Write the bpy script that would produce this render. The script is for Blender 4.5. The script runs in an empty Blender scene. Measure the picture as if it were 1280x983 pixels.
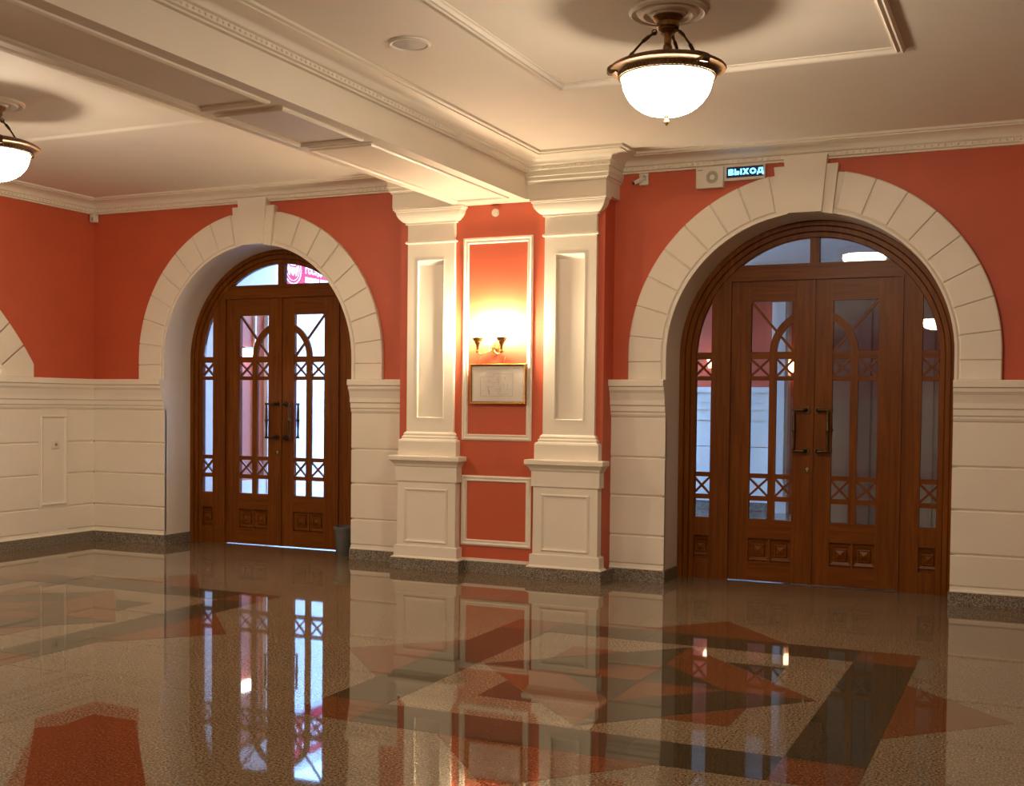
import bpy, bmesh, math, random
from mathutils import Vector, Matrix
random.seed(7)
scene = bpy.context.scene
COL = scene.collection
PI = math.pi

# ------------------------------------------------------------------ camera
F_PX, YAW, PITCH, ROLL = 1448.28, -0.4263, 0.0284, 0.0108
cam_d = bpy.data.cameras.new('camera')
cam = bpy.data.objects.new('camera', cam_d)
COL.objects.link(cam)
fw = Vector((math.sin(YAW) * math.cos(PITCH), math.cos(YAW) * math.cos(PITCH), -math.sin(PITCH)))
rt = Vector((math.cos(YAW), -math.sin(YAW), 0))
up = rt.cross(fw)
rt2 = math.cos(ROLL) * rt + math.sin(ROLL) * up
up2 = -math.sin(ROLL) * rt + math.cos(ROLL) * up
M = Matrix((rt2, up2, -fw)).transposed().to_4x4()
M.translation = Vector((0, 0, 1.45))
cam.matrix_world = M
cam_d.sensor_fit = 'HORIZONTAL'
cam_d.sensor_width = 36
cam_d.lens = F_PX * 36 / 1280
cam_d.shift_y = (547.72 - 491.5) / 1280
cam_d.clip_start = 0.05
scene.camera = cam

# ------------------------------------------------------------------ world (overcast daylight outside the doors)
w = bpy.data.worlds.new('world')
scene.world = w
w.use_nodes = True
bg = w.node_tree.nodes['Background']
bg.inputs['Color'].default_value = (0.24, 0.475, 1.0, 1)
bg.inputs['Strength'].default_value = 15.0

# ------------------------------------------------------------------ exposure
vs = scene.view_settings
scene.display_settings.display_device = 'sRGB'
vs.view_transform = 'Standard'
vs.look = 'None'
vs.gamma = 1
vs.use_curve_mapping = False
vs.exposure = 0.55
LAMP_W = 56.0       # radiance of the pendant glass bowls
SCONCE_W = 370.0     # radiance of the sconce shades

# ------------------------------------------------------------------ materials
def new_mat(name):
    m = bpy.data.materials.new(name)
    m.use_nodes = True
    nt = m.node_tree
    return m, nt, nt.nodes['Principled BSDF']

def node(nt, typ, **kw):
    n = nt.nodes.new(typ)
    for k, v in kw.items():
        if k in n.inputs:
            n.inputs[k].default_value = v
        else:
            setattr(n, k, v)
    return n

def ramp(nt, stops):
    r = nt.nodes.new('ShaderNodeValToRGB')
    e = r.color_ramp.elements
    while len(e) < len(stops):
        e.new(0.5)
    for i, (p, c) in enumerate(stops):
        e[i].position = p
        e[i].color = (c[0], c[1], c[2], 1)
    return r

def coords(nt, scale, kind='Object'):
    tc = nt.nodes.new('ShaderNodeTexCoord')
    mp = nt.nodes.new('ShaderNodeMapping')
    mp.inputs['Scale'].default_value = scale
    nt.links.new(tc.outputs[kind], mp.inputs['Vector'])
    return mp.outputs['Vector']

def world_coords(nt, scale):
    g = nt.nodes.new('ShaderNodeNewGeometry')
    mp = nt.nodes.new('ShaderNodeMapping')
    mp.inputs['Scale'].default_value = scale
    nt.links.new(g.outputs['Position'], mp.inputs['Vector'])
    return mp.outputs['Vector']

def paint(name, col, var=0.06, rough=0.6, bump=0.02, scale=3.0):
    m, nt, b = new_mat(name)
    v = world_coords(nt, (scale, scale, scale))
    n = node(nt, 'ShaderNodeTexNoise', Scale=1.0, Detail=4.0)
    nt.links.new(v, n.inputs['Vector'])
    r = ramp(nt, [(0.3, [c * (1 - var) for c in col]), (0.7, [min(1, c * (1 + var)) for c in col])])
    nt.links.new(n.outputs['Fac'], r.inputs['Fac'])
    nt.links.new(r.outputs['Color'], b.inputs['Base Color'])
    b.inputs['Roughness'].default_value = rough
    v2 = world_coords(nt, (160, 160, 160))
    n2 = node(nt, 'ShaderNodeTexNoise', Scale=1.0, Detail=2.0)
    nt.links.new(v2, n2.inputs['Vector'])
    bp = node(nt, 'ShaderNodeBump', Strength=bump, Distance=0.01)
    nt.links.new(n2.outputs['Fac'], bp.inputs['Height'])
    nt.links.new(bp.outputs['Normal'], b.inputs['Normal'])
    return m

def granite(name, c1, c2, c3, rough, scale=170, spec=0.5, wave=0.0):
    m, nt, b = new_mat(name)
    v = world_coords(nt, (1, 1, 1))
    n = node(nt, 'ShaderNodeTexNoise', Scale=scale, Detail=3.0, Roughness=0.7)
    nt.links.new(v, n.inputs['Vector'])
    r = ramp(nt, [(0.36, c1), (0.5, c2), (0.64, c3)])
    nt.links.new(n.outputs['Fac'], r.inputs['Fac'])
    big = node(nt, 'ShaderNodeTexNoise', Scale=1.3, Detail=3.0)
    nt.links.new(v, big.inputs['Vector'])
    rb = ramp(nt, [(0.3, (0.86, 0.86, 0.86)), (0.7, (1.0, 1.0, 1.0))])
    nt.links.new(big.outputs['Fac'], rb.inputs['Fac'])
    mx = node(nt, 'ShaderNodeMixRGB', blend_type='MULTIPLY', Fac=1.0)
    nt.links.new(r.outputs['Color'], mx.inputs['Color1'])
    nt.links.new(rb.outputs['Color'], mx.inputs['Color2'])
    nt.links.new(mx.outputs['Color'], b.inputs['Base Color'])
    b.inputs['Roughness'].default_value = rough
    b.inputs['Specular IOR Level'].default_value = spec
    if wave:
        nw = node(nt, 'ShaderNodeTexNoise', Scale=5.0, Detail=1.0)
        nt.links.new(v, nw.inputs['Vector'])
        bp = node(nt, 'ShaderNodeBump', Strength=wave, Distance=0.002)
        nt.links.new(nw.outputs['Fac'], bp.inputs['Height'])
        nt.links.new(bp.outputs['Normal'], b.inputs['Normal'])
    return m

def wood(name, scale):
    m, nt, b = new_mat(name)
    v = coords(nt, scale)
    n = node(nt, 'ShaderNodeTexNoise', Scale=1.0, Detail=5.0, Roughness=0.65, Distortion=0.6)
    nt.links.new(v, n.inputs['Vector'])
    r = ramp(nt, [(0.25, (0.088, 0.023, 0.0018)), (0.5, (0.155, 0.043, 0.0032)), (0.78, (0.215, 0.066, 0.0065))])
    nt.links.new(n.outputs['Fac'], r.inputs['Fac'])
    nt.links.new(r.outputs['Color'], b.inputs['Base Color'])
    b.inputs['Roughness'].default_value = 0.36
    b.inputs['Specular IOR Level'].default_value = 0.16
    bp = node(nt, 'ShaderNodeBump', Strength=0.08, Distance=0.004)
    nt.links.new(n.outputs['Fac'], bp.inputs['Height'])
    nt.links.new(bp.outputs['Normal'], b.inputs['Normal'])
    return m

def metal(name, col, rough, scale=40, var=0.35):
    m, nt, b = new_mat(name)
    v = coords(nt, (scale, scale, scale))
    n = node(nt, 'ShaderNodeTexNoise', Scale=1.0, Detail=3.0)
    nt.links.new(v, n.inputs['Vector'])
    r = ramp(nt, [(0.3, [c * (1 - var) for c in col]), (0.7, col)])
    nt.links.new(n.outputs['Fac'], r.inputs['Fac'])
    nt.links.new(r.outputs['Color'], b.inputs['Base Color'])
    b.inputs['Metallic'].default_value = 1.0
    b.inputs['Roughness'].default_value = rough
    return m

def emit(name, col, strength, base=(0.9, 0.85, 0.75), var=0.0):
    m, nt, b = new_mat(name)
    b.inputs['Base Color'].default_value = (*base, 1)
    b.inputs['Emission Color'].default_value = (*col, 1)
    b.inputs['Emission Strength'].default_value = strength
    b.inputs['Roughness'].default_value = 0.3
    return m

def plastic(name, col, rough=0.4):
    m, nt, b = new_mat(name)
    v = world_coords(nt, (30, 30, 30))
    n = node(nt, 'ShaderNodeTexNoise', Scale=1.0)
    nt.links.new(v, n.inputs['Vector'])
    r = ramp(nt, [(0.2, [c * 0.94 for c in col]), (0.8, col)])
    nt.links.new(n.outputs['Fac'], r.inputs['Fac'])
    nt.links.new(r.outputs['Color'], b.inputs['Base Color'])
    b.inputs['Roughness'].default_value = rough
    return m

def glass_mat(name):
    m = bpy.data.materials.new(name)
    m.use_nodes = True
    nt = m.node_tree
    nt.nodes.clear()
    out = nt.nodes.new('ShaderNodeOutputMaterial')
    mix = nt.nodes.new('ShaderNodeMixShader')
    tr = nt.nodes.new('ShaderNodeBsdfTransparent')
    tr.inputs['Color'].default_value = (0.93, 0.95, 0.95, 1)
    gl = nt.nodes.new('ShaderNodeBsdfGlossy')
    gl.inputs['Roughness'].default_value = 0.004
    fr = nt.nodes.new('ShaderNodeFresnel')
    fr.inputs['IOR'].default_value = 1.5
    nt.links.new(fr.outputs['Fac'], mix.inputs['Fac'])
    nt.links.new(tr.outputs['BSDF'], mix.inputs[1])
    nt.links.new(gl.outputs['BSDF'], mix.inputs[2])
    nt.links.new(mix.outputs['Shader'], out.inputs['Surface'])
    return m

MAT = {
    'red': paint('red_wall_paint', (0.53, 0.094, 0.036), 0.05, 0.55),
    'white': paint('cream_white_paint', (0.80, 0.72, 0.60), 0.02, 0.5, 0.01),
    'ceil': paint('ceiling_paint', (0.78, 0.70, 0.60), 0.02, 0.7, 0.01),
    'outwhite': paint('outdoor_pale_render', (0.72, 0.72, 0.70), 0.05, 0.7),
    'pave': paint('outdoor_paving', (0.55, 0.55, 0.55), 0.15, 0.7),
    'light': granite('light_granite', (0.065, 0.043, 0.024), (0.172, 0.120, 0.071), (0.32, 0.24, 0.152), 0.03, scale=92, wave=0.05, spec=0.33),
    'rust': granite('rust_granite', (0.062, 0.019, 0.006), (0.138, 0.048, 0.017), (0.22, 0.095, 0.042), 0.03, scale=92, wave=0.05, spec=0.33),
    'dark': granite('dark_green_granite', (0.016, 0.012, 0.006), (0.046, 0.036, 0.019), (0.10, 0.08, 0.045), 0.03, scale=92, wave=0.05, spec=0.33),
    'base': granite('baseboard_granite', (0.06, 0.048, 0.034), (0.20, 0.165, 0.125), (0.42, 0.36, 0.29), 0.2, scale=110),
    'grout': paint('joint_grout', (0.10, 0.075, 0.05), 0.05, 0.8),
    'wood_v': wood('oak_vertical_grain', (26, 26, 1.6)),
    'wood_h': wood('oak_horizontal_grain', (1.6, 26, 26)),
    'glass': glass_mat('door_glass'),
    'bronze': metal('aged_bronze', (0.30, 0.155, 0.06), 0.5),
    'rimbronze': metal('matt_bronze', (0.23, 0.125, 0.052), 0.5),
    'darkbronze': metal('dark_bronze', (0.12, 0.075, 0.035), 0.45),
    'gold': metal('gilt_brass', (0.75, 0.50, 0.18), 0.28),
    'brass_lock': metal('brass_lock', (0.55, 0.40, 0.20), 0.3),
    'bowl': emit('lit_alabaster_glass', (1.0, 0.84, 0.63), LAMP_W),
    'shade': emit('lit_frosted_shade', (1.0, 0.82, 0.55), SCONCE_W),
    'lantern': emit('lit_lantern_glass', (1.0, 0.9, 0.75), 8.0),
    'vshade': emit('lit_vestibule_shade', (1.0, 0.70, 0.42), 5.0),
    'letters': emit('exit_sign_letters', (0.12, 0.55, 1.0), 2.6, (0.2, 0.6, 0.9)),
    'signdark': plastic('exit_sign_face', (0.012, 0.03, 0.10), 0.25),
    'plastic': plastic('white_plastic', (0.74, 0.68, 0.58)),
    'grille': plastic('grey_grille', (0.42, 0.38, 0.34), 0.6),
    'black': plastic('black_plastic', (0.02, 0.02, 0.02), 0.3),
    'bin': plastic('dark_grey_plastic', (0.12, 0.12, 0.11), 0.35),
    'paper': plastic('plan_paper', (0.66, 0.60, 0.52), 0.5),
    'ink': plastic('plan_ink', (0.36, 0.32, 0.28), 0.7),
    'frame': metal('golden_frame', (0.50, 0.24, 0.06), 0.35),
    'banner': plastic('crimson_banner', (0.45, 0.016, 0.040), 0.8),
    'bannerwhite': plastic('banner_white_print', (0.80, 0.80, 0.80), 0.8),
}
for k in ('banner', 'bannerwhite'):     # matt cloth
    MAT[k].node_tree.nodes['Principled BSDF'].inputs['Specular IOR Level'].default_value = 0.1
MAT['rimbronze'].node_tree.nodes['Principled BSDF'].inputs['Metallic'].default_value = 0.45

# ------------------------------------------------------------------ mesh helpers
def finish(name, bm, mat, parent=None, smooth=None, loc=None):
    bmesh.ops.recalc_face_normals(bm, faces=bm.faces[:])
    me = bpy.data.meshes.new(name)
    bm.to_mesh(me)
    bm.free()
    me.materials.append(MAT[mat] if isinstance(mat, str) else mat)
    if smooth is not None:
        me.shade_smooth()
        me.set_sharp_from_angle(angle=math.radians(smooth))
    return link(name, me, parent, loc)

def link(name, me, parent=None, loc=None):
    o = bpy.data.objects.new(name, me)
    COL.objects.link(o)
    if parent:
        o.parent = parent
    if loc:
        o.location = loc
    return o

def empty(name, loc=(0, 0, 0)):
    o = bpy.data.objects.new(name, None)
    COL.objects.link(o)
    o.location = loc
    o.empty_display_size = 0.05
    return o

def tag(o, label, cat=None, group=None, kind=None):
    o['label'] = label
    if cat:
        o['category'] = cat
    if group:
        o['group'] = group
    if kind:
        o['kind'] = kind
    return o

def copy_tree(o, parent=None):
    c = o.copy()
    COL.objects.link(c)
    c.parent = parent
    for ch in list(o.children):
        copy_tree(ch, c)
    return c

def box(bm, x0, x1, y0, y1, z0, z1):
    v = [bm.verts.new(p) for p in ((x0, y0, z0), (x1, y0, z0), (x1, y1, z0), (x0, y1, z0),
                                   (x0, y0, z1), (x1, y0, z1), (x1, y1, z1), (x0, y1, z1))]
    for f in ((0, 3, 2, 1), (4, 5, 6, 7), (0, 1, 5, 4), (1, 2, 6, 5), (2, 3, 7, 6), (3, 0, 4, 7)):
        bm.faces.new([v[i] for i in f])

def bevel_all(bm, w, seg=1):
    bmesh.ops.bevel(bm, geom=bm.edges[:], offset=w, segments=seg, affect='EDGES', profile=0.5)

def ext(bm, poly, h0, h1, mp):
    """extrude a 2-D polygon between the heights h0 and h1; mp(a, b, h) gives the point"""
    a = [bm.verts.new(mp(p[0], p[1], h0)) for p in poly]
    b = [bm.verts.new(mp(p[0], p[1], h1)) for p in poly]
    bm.faces.new(a)
    bm.faces.new(b[::-1])
    n = len(poly)
    for i in range(n):
        bm.faces.new([a[i], b[i], b[(i + 1) % n], a[(i + 1) % n]])

def ext_chamfer(bm, poly, h0, h1, mp, ch=0.007):
    c = Vector((sum(p[0] for p in poly) / len(poly), sum(p[1] for p in poly) / len(poly)))
    q = []
    for p in poly:
        d = Vector(p) - c
        q.append(tuple(c + d * max(0.3, (d.length - ch * 1.3) / d.length)))
    R = [[bm.verts.new(mp(p[0], p[1], h)) for p in pp] for pp, h in ((poly, h0), (poly, h1 - ch), (q, h1))]
    n = len(poly)
    for A, B in zip(R, R[1:]):
        for i in range(n):
            bm.faces.new([A[i], B[i], B[(i + 1) % n], A[(i + 1) % n]])
    bm.faces.new(R[0])
    bm.faces.new(R[-1][::-1])

def sweep(bm, path, prof, mp, closed=False, solid=True):
    """sweep prof [(offset to the left of travel, height)] along a 2-D path with mitred corners"""
    n = len(path)
    rows = []
    for i in range(n):
        p = Vector(path[i])
        d0 = d1 = None
        if closed or i > 0:
            d0 = (p - Vector(path[i - 1])).normalized()
        if closed or i < n - 1:
            d1 = (Vector(path[(i + 1) % n]) - p).normalized()
        d0 = d0 or d1
        d1 = d1 or d0
        n0, n1 = Vector((-d0.y, d0.x)), Vector((-d1.y, d1.x))
        m = (n0 + n1).normalized()
        k = 1 / max(0.2, m.dot(n0))
        rows.append([bm.verts.new(mp(p.x + m.x * k * o, p.y + m.y * k * o, h)) for o, h in prof])
    q = len(prof)
    for i in range(n if closed else n - 1):
        A, B = rows[i], rows[(i + 1) % n]
        for j in range(q if solid else q - 1):
            bm.faces.new([A[j], A[(j + 1) % q], B[(j + 1) % q], B[j]])
    if not closed and solid:
        bm.faces.new(rows[0])
        bm.faces.new(rows[-1][::-1])

def lathe(bm, prof, c=(0, 0, 0), seg=32, a0=0.0, a1=2 * PI):
    full = abs(a1 - a0 - 2 * PI) < 1e-6
    k = seg if full else seg + 1
    rows = []
    for i in range(k):
        a = a0 + (a1 - a0) * i / seg
        rows.append([bm.verts.new((c[0] + r * math.cos(a), c[1] + r * math.sin(a), c[2] + z)) for r, z in prof])
    for i in range(seg):
        A, B = rows[i], rows[(i + 1) % k]
        for j in range(len(prof) - 1):
            bm.faces.new([A[j], B[j], B[j + 1], A[j + 1]])
    bmesh.ops.remove_doubles(bm, verts=bm.verts[:], dist=1e-6)

def tube(bm, pts, rad, seg=10):
    """round tube through pts, radius one number or one per point"""
    pts = [Vector(p) for p in pts]
    rad = rad if isinstance(rad, (list, tuple)) else [rad] * len(pts)
    rows = []
    for i, p in enumerate(pts):
        t = (pts[min(i + 1, len(pts) - 1)] - pts[max(i - 1, 0)]).normalized()
        ref = Vector((0, 0, 1)) if abs(t.z) < 0.9 else Vector((1, 0, 0))
        u = t.cross(ref).normalized()
        v = t.cross(u)
        rows.append([bm.verts.new(p + rad[i] * (math.cos(2 * PI * k / seg) * u + math.sin(2 * PI * k / seg) * v)) for k in range(seg)])
    for A, B in zip(rows, rows[1:]):
        for k in range(seg):
            bm.faces.new([A[k], A[(k + 1) % seg], B[(k + 1) % seg], B[k]])
    bm.faces.new(rows[0][::-1])
    bm.faces.new(rows[-1])

def disc_y(bm, x, z, y0, y1, r, seg=16):
    """short cylinder along y"""
    ext(bm, [(x + r * math.cos(2 * PI * i / seg), z + r * math.sin(2 * PI * i / seg)) for i in range(seg)], y0, y1, lambda a, b, h: (a, h, b))

def arc(cx, cz, r, a0, a1, n):
    return [(cx + r * math.cos(a0 + (a1 - a0) * i / n), cz + r * math.sin(a0 + (a1 - a0) * i / n)) for i in range(n + 1)]

def rect(x0, x1, z0, z1):
    return [(x0, z0), (x1, z0), (x1, z1), (x0, z1)]

def text_mesh(name, txt, size, mat, parent, mtx, extrude=0.002, bold=0.0, align='LEFT'):
    cu = bpy.data.curves.new(name, 'FONT')
    cu.body = txt
    cu.size = size
    cu.extrude = extrude
    cu.offset = bold
    cu.align_x = align
    cu.resolution_u = 3
    t = bpy.data.objects.new(name, cu)
    COL.objects.link(t)
    dg = bpy.context.evaluated_depsgraph_get()
    me = bpy.data.meshes.new_from_object(t.evaluated_get(dg))
    bpy.data.objects.remove(t)
    me.transform(mtx)
    me.materials.clear()
    me.materials.append(MAT[mat])
    return link(name, me, parent)

# ------------------------------------------------------------------ main measures (metres)
YW = 9.20                # red face of the wall with the doors
YD = 9.17                # face of the cream dado and of the arch stones
YB = 9.62                # back of that wall
XL = -8.97               # red face of the wall at the left
XR, YREAR = 7.0, -7.0
ZC = 3.51                # ceiling
ZDADO = 1.67
DOORS = (-6.905, -1.68)  # centres of the two doorways
R_IN, R_OUT, Z_SP = 1.105, 1.43, 1.865
PX0, PX1, YP = -5.17, -3.255, 8.965   # pier between the doors
BX0, BX1, ZB = -4.60, -3.915, 3.16    # beam
mw = lambda a, b, h: (a, YD - h, b)         # on the door wall
ml = lambda a, b, h: (-8.94 + h, a, b)      # on the left wall, a = y
mf = lambda a, b, h: (a, b, h)              # flat

# ------------------------------------------------------------------ floor
bm = bmesh.new()
box(bm, XL - 0.4, XR + 0.3, YREAR - 0.3, 9.75, -0.15, -0.004)
box(bm, XL - 0.4, XR + 0.3, YREAR - 0.3, 2.2, -0.1, 0.0)
box(bm, 1.2, XR + 0.3, 2.2, 9.75, -0.1, 0.0)
floor = finish('floor', bm, 'grout')
floor.data.materials.append(MAT['light'])
for p in floor.data.polygons[6:]:
    p.material_index = 1
tag(floor, 'polished granite floor with star inlays and dark bands', 'floor', kind='structure')

T = 0.60
tile_me = None
x = -8.92
ny = int((9.75 - 2.2) / T + 0.99)
for i in range(17):
    for j in range(ny):
        y0, y1 = 2.2 + j * T, min(2.2 + (j + 1) * T, 9.75)
        x0 = -9.0 + i * T
        full = y1 - y0 > T - 0.01
        if full and tile_me:
            o = link('tile', tile_me, floor)
        else:
            bm = bmesh.new()
            h = (y1 - y0) / 2 - 0.0008
            box(bm, -T / 2 + 0.0008, T / 2 - 0.0008, -h, h, -0.02, 0)
            o = finish('tile', bm, 'light', floor)
            if full:
                tile_me = o.data
        o.location = (x0 + T / 2, (y0 + y1) / 2, 0)
        o.rotation_euler = (random.uniform(-1, 1) * 0.0006, random.uniform(-1, 1) * 0.0006, 0)

def inlay(name, poly, mat, org, scale=0.9985):
    cx = sum(p[0] for p in poly) / len(poly)
    cy = sum(p[1] for p in poly) / len(poly)
    q = []
    for px, py in poly:
        d = Vector((px - cx, py - cy))
        d *= max(0.5, (d.length - 0.0012) / d.length)
        q.append((cx + d.x, cy + d.y))
    bm = bmesh.new()
    ext(bm, q, -0.004, 0.0007, mf)
    return finish(name, bm, mat, floor, loc=(org[0], org[1], 0))

def star_pattern(org):
    ox, oy, ix, iy = 1.285, 1.34, 0.95, 1.005
    for sx in (-1, 1):
        for sy in (-1, 1):
            inlay('corner_slab', [(sx * ix, sy * iy), (sx * ox, sy * iy), (sx * ox, sy * oy), (sx * ix, sy * oy)], 'rust', org)
    for s in (-1, 1):
        # border bands laid in lengths
        for k in range(3):
            a, b = -ix + 2 * ix * k / 3, -ix + 2 * ix * (k + 1) / 3
            inlay('band_slab', [(a, s * iy), (b, s * iy), (b, s * oy), (a, s * oy)], 'dark', org)
            a, b = -iy + 2 * iy * k / 3, -iy + 2 * iy * (k + 1) / 3
            inlay('band_slab', [(s * ix, a), (s * ox, a), (s * ox, b), (s * ix, b)], 'dark', org)
        # outer arrow heads, two slabs each
        for q in (-1, 1):
            inlay('arrow_slab', [(s * ox, 0), (s * 1.815, 0), (s * ox, q * 0.55)], 'rust', org)
            inlay('arrow_slab', [(0, s * oy), (0, s * 1.90), (q * 0.5, s * oy)], 'rust', org)
    t, u, r, v = 0.915, 0.955, 0.455, 0.46   # star tips and inner diamond
    for sx in (-1, 1):
        for sy in (-1, 1):
            warm = sx * sy > 0
            inlay('star_slab', [(sx * t, 0), (sx * r, 0), (0, sy * v), (0, sy * u)], 'rust' if warm else 'dark', org)
            inlay('diamond_slab', [(0, 0), (sx * r, 0), (0, sy * v)], 'dark' if warm else 'rust', org)
            inlay('point_slab', [(sx * 0.635, sy * 0.30), (sx * 0.635, sy * 0.66), (sx * 0.29, sy * 0.66)], 'dark' if warm else 'rust', org)

star_pattern((-1.885, 5.82))
star_pattern((-6.40, 5.82))
inlay('diagonal_slab', [(-3.70, 4.05), (-3.95, 4.045), (-3.93, 3.85), (-4.01, 3.76), (-2.55, 2.26), (-2.25, 2.58)], 'rust', (0, 0))

# ------------------------------------------------------------------ ceiling
bm = bmesh.new()
box(bm, XL - 0.4, XR + 0.3, YREAR - 0.3, 9.75, ZC, ZC + 0.15)
ceiling = finish('ceiling', bm, 'ceil')
tag(ceiling, 'white plastered ceiling with panel mouldings between the beams', 'ceiling', kind='structure')
PANEL_PROF = [(0, 0), (0, -0.012), (0.012, -0.03), (0.028, -0.02), (0.042, -0.03), (0.055, -0.012), (0.064, -0.008), (0.064, 0)]
for x0, x1, y0, y1 in ((-2.87, -0.735, 4.74, 7.0), (-7.72, -5.55, 4.74, 6.86), (-2.87, -0.735, -0.3, 2.0), (-7.72, -5.55, -0.3, 2.0)):
    bm = bmesh.new()
    k = 0.45 if x0 < -5 else 1.0
    sweep(bm, rect(x0, x1, y0, y1), PANEL_PROF, lambda a, b, h: (a, b, ZC + 0.001 + h * k), closed=True)
    finish('ceiling_panel_moulding', bm, 'ceil', ceiling)

ROSETTE = [(0.0, 0), (0.205, 0), (0.205, -0.012), (0.19, -0.022), (0.172, -0.012), (0.162, -0.012), (0.15, -0.026), (0.128, -0.03),
           (0.115, -0.016), (0.10, -0.016), (0.09, -0.03), (0.07, -0.034), (0.0, -0.034)]
bm = bmesh.new()
lathe(bm, ROSETTE, seg=40)
ros = finish('ceiling_rosette', bm, 'white', ceiling, 30, (-1.80, 5.87, ZC))
LAMPS = [(-1.80, 5.87), (-6.64, 5.87), (-1.86, 0.87), (-6.64, 0.87), (-1.86, -4.13), (-6.64, -4.13)]
for lx, ly in LAMPS[1:]:
    link('ceiling_rosette', ros.data, ceiling, (lx, ly, ZC))

# ------------------------------------------------------------------ walls
def arch_poly(c, r, half_ext, z0, ztop):
    """the wall over an arched opening"""
    return [(c - half_ext, z0), (c - r, z0)] + arc(c, Z_SP, r, PI, 0, 40) + [(c + r, z0), (c + half_ext, z0), (c + half_ext, ztop), (c - half_ext, ztop)]

bm = bmesh.new()
RO = R_IN + 0.025
cuts = [XL - 0.3]
for c in DOORS:
    cuts += [c - 1.35, c + 1.35]
cuts.append(XR + 0.2)
mb = lambda a, b, h: (a, h, b)
for i in range(0, len(cuts), 2):
    ext(bm, rect(cuts[i], cuts[i + 1], -0.1, ZC + 0.1), YW, YB, mb)
for c in DOORS:
    ext(bm, arch_poly(c, RO, 1.35, -0.1, ZC + 0.1), YW, YB, mb)
wall_back = finish('wall_back', bm, 'red')
tag(wall_back, 'terracotta red wall with two arched doorways', 'wall', kind='structure')
for c in DOORS:     # cream reveals of the doorways
    bm = bmesh.new()
    po = [(c - RO, 0.0)] + arc(c, Z_SP, RO, PI, 0, 48) + [(c + RO, 0.0)]
    pi_ = [(c - R_IN, 0.0)] + arc(c, Z_SP, R_IN, PI, 0, 48) + [(c + R_IN, 0.0)]
    n = len(po)
    V = [[bm.verts.new(mb(p[0], p[1], y)) for p in pp] for pp, y in ((po, YD + 0.012), (pi_, YD + 0.012), (pi_, YB), (po, YB))]
    for k in range(4):
        A, B = V[k], V[(k + 1) % 4]
        for i in range(n - 1):
            bm.faces.new([A[i], A[i + 1], B[i + 1], B[i]])
    finish('door_reveal', bm, 'white', wall_back, 30)

# the left wall: red, with a wide arched niche standing on its dado
NY, NZ, NRO, NRI, NH = 5.71, 0.04, 3.2, 2.88, 2.32
bm = bmesh.new()
mlw = lambda a, b, h: (h, a, b)
zi = NZ + math.sqrt(NRI ** 2 - NH ** 2)
a1 = math.acos(NH / NRI)
ext(bm, rect(NY + NH, 9.7, -0.1, ZC + 0.1), XL, XL - 0.4, mlw)
ext(bm, rect(YREAR - 0.3, NY - NH, -0.1, ZC + 0.1), XL, XL - 0.4, mlw)
ext(bm, rect(NY - NH, NY + NH, -0.1, 1.6), XL, XL - 0.4, mlw)
ext(bm, [(NY - NH, zi)] + arc(NY, NZ, NRI, PI - a1, a1, 40) + [(NY + NH, ZC + 0.1), (NY - NH, ZC + 0.1)], XL, XL - 0.4, mlw)
wall_left = finish('wall_left', bm, 'red')
tag(wall_left, 'terracotta red side wall with a wide arched niche', 'wall', kind='structure')
bm = bmesh.new()      # the lit side room beyond the wide arch
box(bm, -13.2, -13.0, 1.5, 9.9, 0, 3.6)
box(bm, -13.2, XL - 0.4, 1.5, 1.7, 0, 3.6)
box(bm, -13.2, XL - 0.4, 9.7, 9.9, 0, 3.6)
box(bm, -13.2, XL - 0.4, 1.5, 9.9, 3.5, 3.6)
box(bm, -13.2, XL - 0.4, 1.5, 9.9, -0.1, 0.0)
tag(finish('wall_side_room', bm, 'white'), 'pale walls of the side room beyond the wide arch', 'wall', kind='structure')
bm = bmesh.new()
pth = [(NY + NH, 1.67)] + arc(NY, NZ, NRI, a1, PI - a1, 40) + [(NY - NH, 1.67)]
sweep(bm, pth, [(0, -0.0), (0.03, -0.0), (0.03, -0.36), (0, -0.36)], lambda a, b, h: (-8.95 + h, a, b))
finish('niche_reveal', bm, 'white', wall_left, 30)
bm = bmesh.new()
aph = math.asin((1.976 - NZ) / NRO)
alo = math.asin((1.80 - NZ) / NRO)
ang = [aph + (PI - 2 * aph) * i / 22 for i in range(23)]
for i in range(22):
    b2 = bmesh.new()
    g = 0.0022
    pol = arc(NY, NZ, NRO, ang[i] + g, ang[i + 1] - g, 3) + arc(NY, NZ, NRI, ang[i + 1] - g, ang[i] + g, 3)
    ext_chamfer(b2, pol, -0.03, 0.004, ml)
    finish('voussoir', b2, 'white', wall_left)
for s in (-1, 1):
    b2 = bmesh.new()
    pol = [(NH, ZDADO), (NRO * math.cos(alo), ZDADO)] + arc(0, NZ, NRO, alo, aph - 0.003, 3) + arc(0, NZ, NRI, aph - 0.003, a1, 2)
    pol = [(NY + s * p[0], p[1]) for p in pol]
    ext_chamfer(b2, pol, -0.03, 0.004, ml)
    finish('voussoir', b2, 'white', wall_left)
bm.free()

bm = bmesh.new()
box(bm, XR, XR + 0.3, YREAR - 0.3, 9.7, -0.1, ZC + 0.1)
tag(finish('wall_right', bm, 'red'), 'terracotta red wall closing the far end of the hall', 'wall', kind='structure')
bm = bmesh.new()
box(bm, XL - 0.3, XR + 0.3, YREAR - 0.3, YREAR, -0.1, ZC + 0.1)
wall_front = finish('wall_front', bm, 'red')
tag(wall_front, 'terracotta red wall facing the two arched doorways', 'wall', kind='structure')

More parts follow.
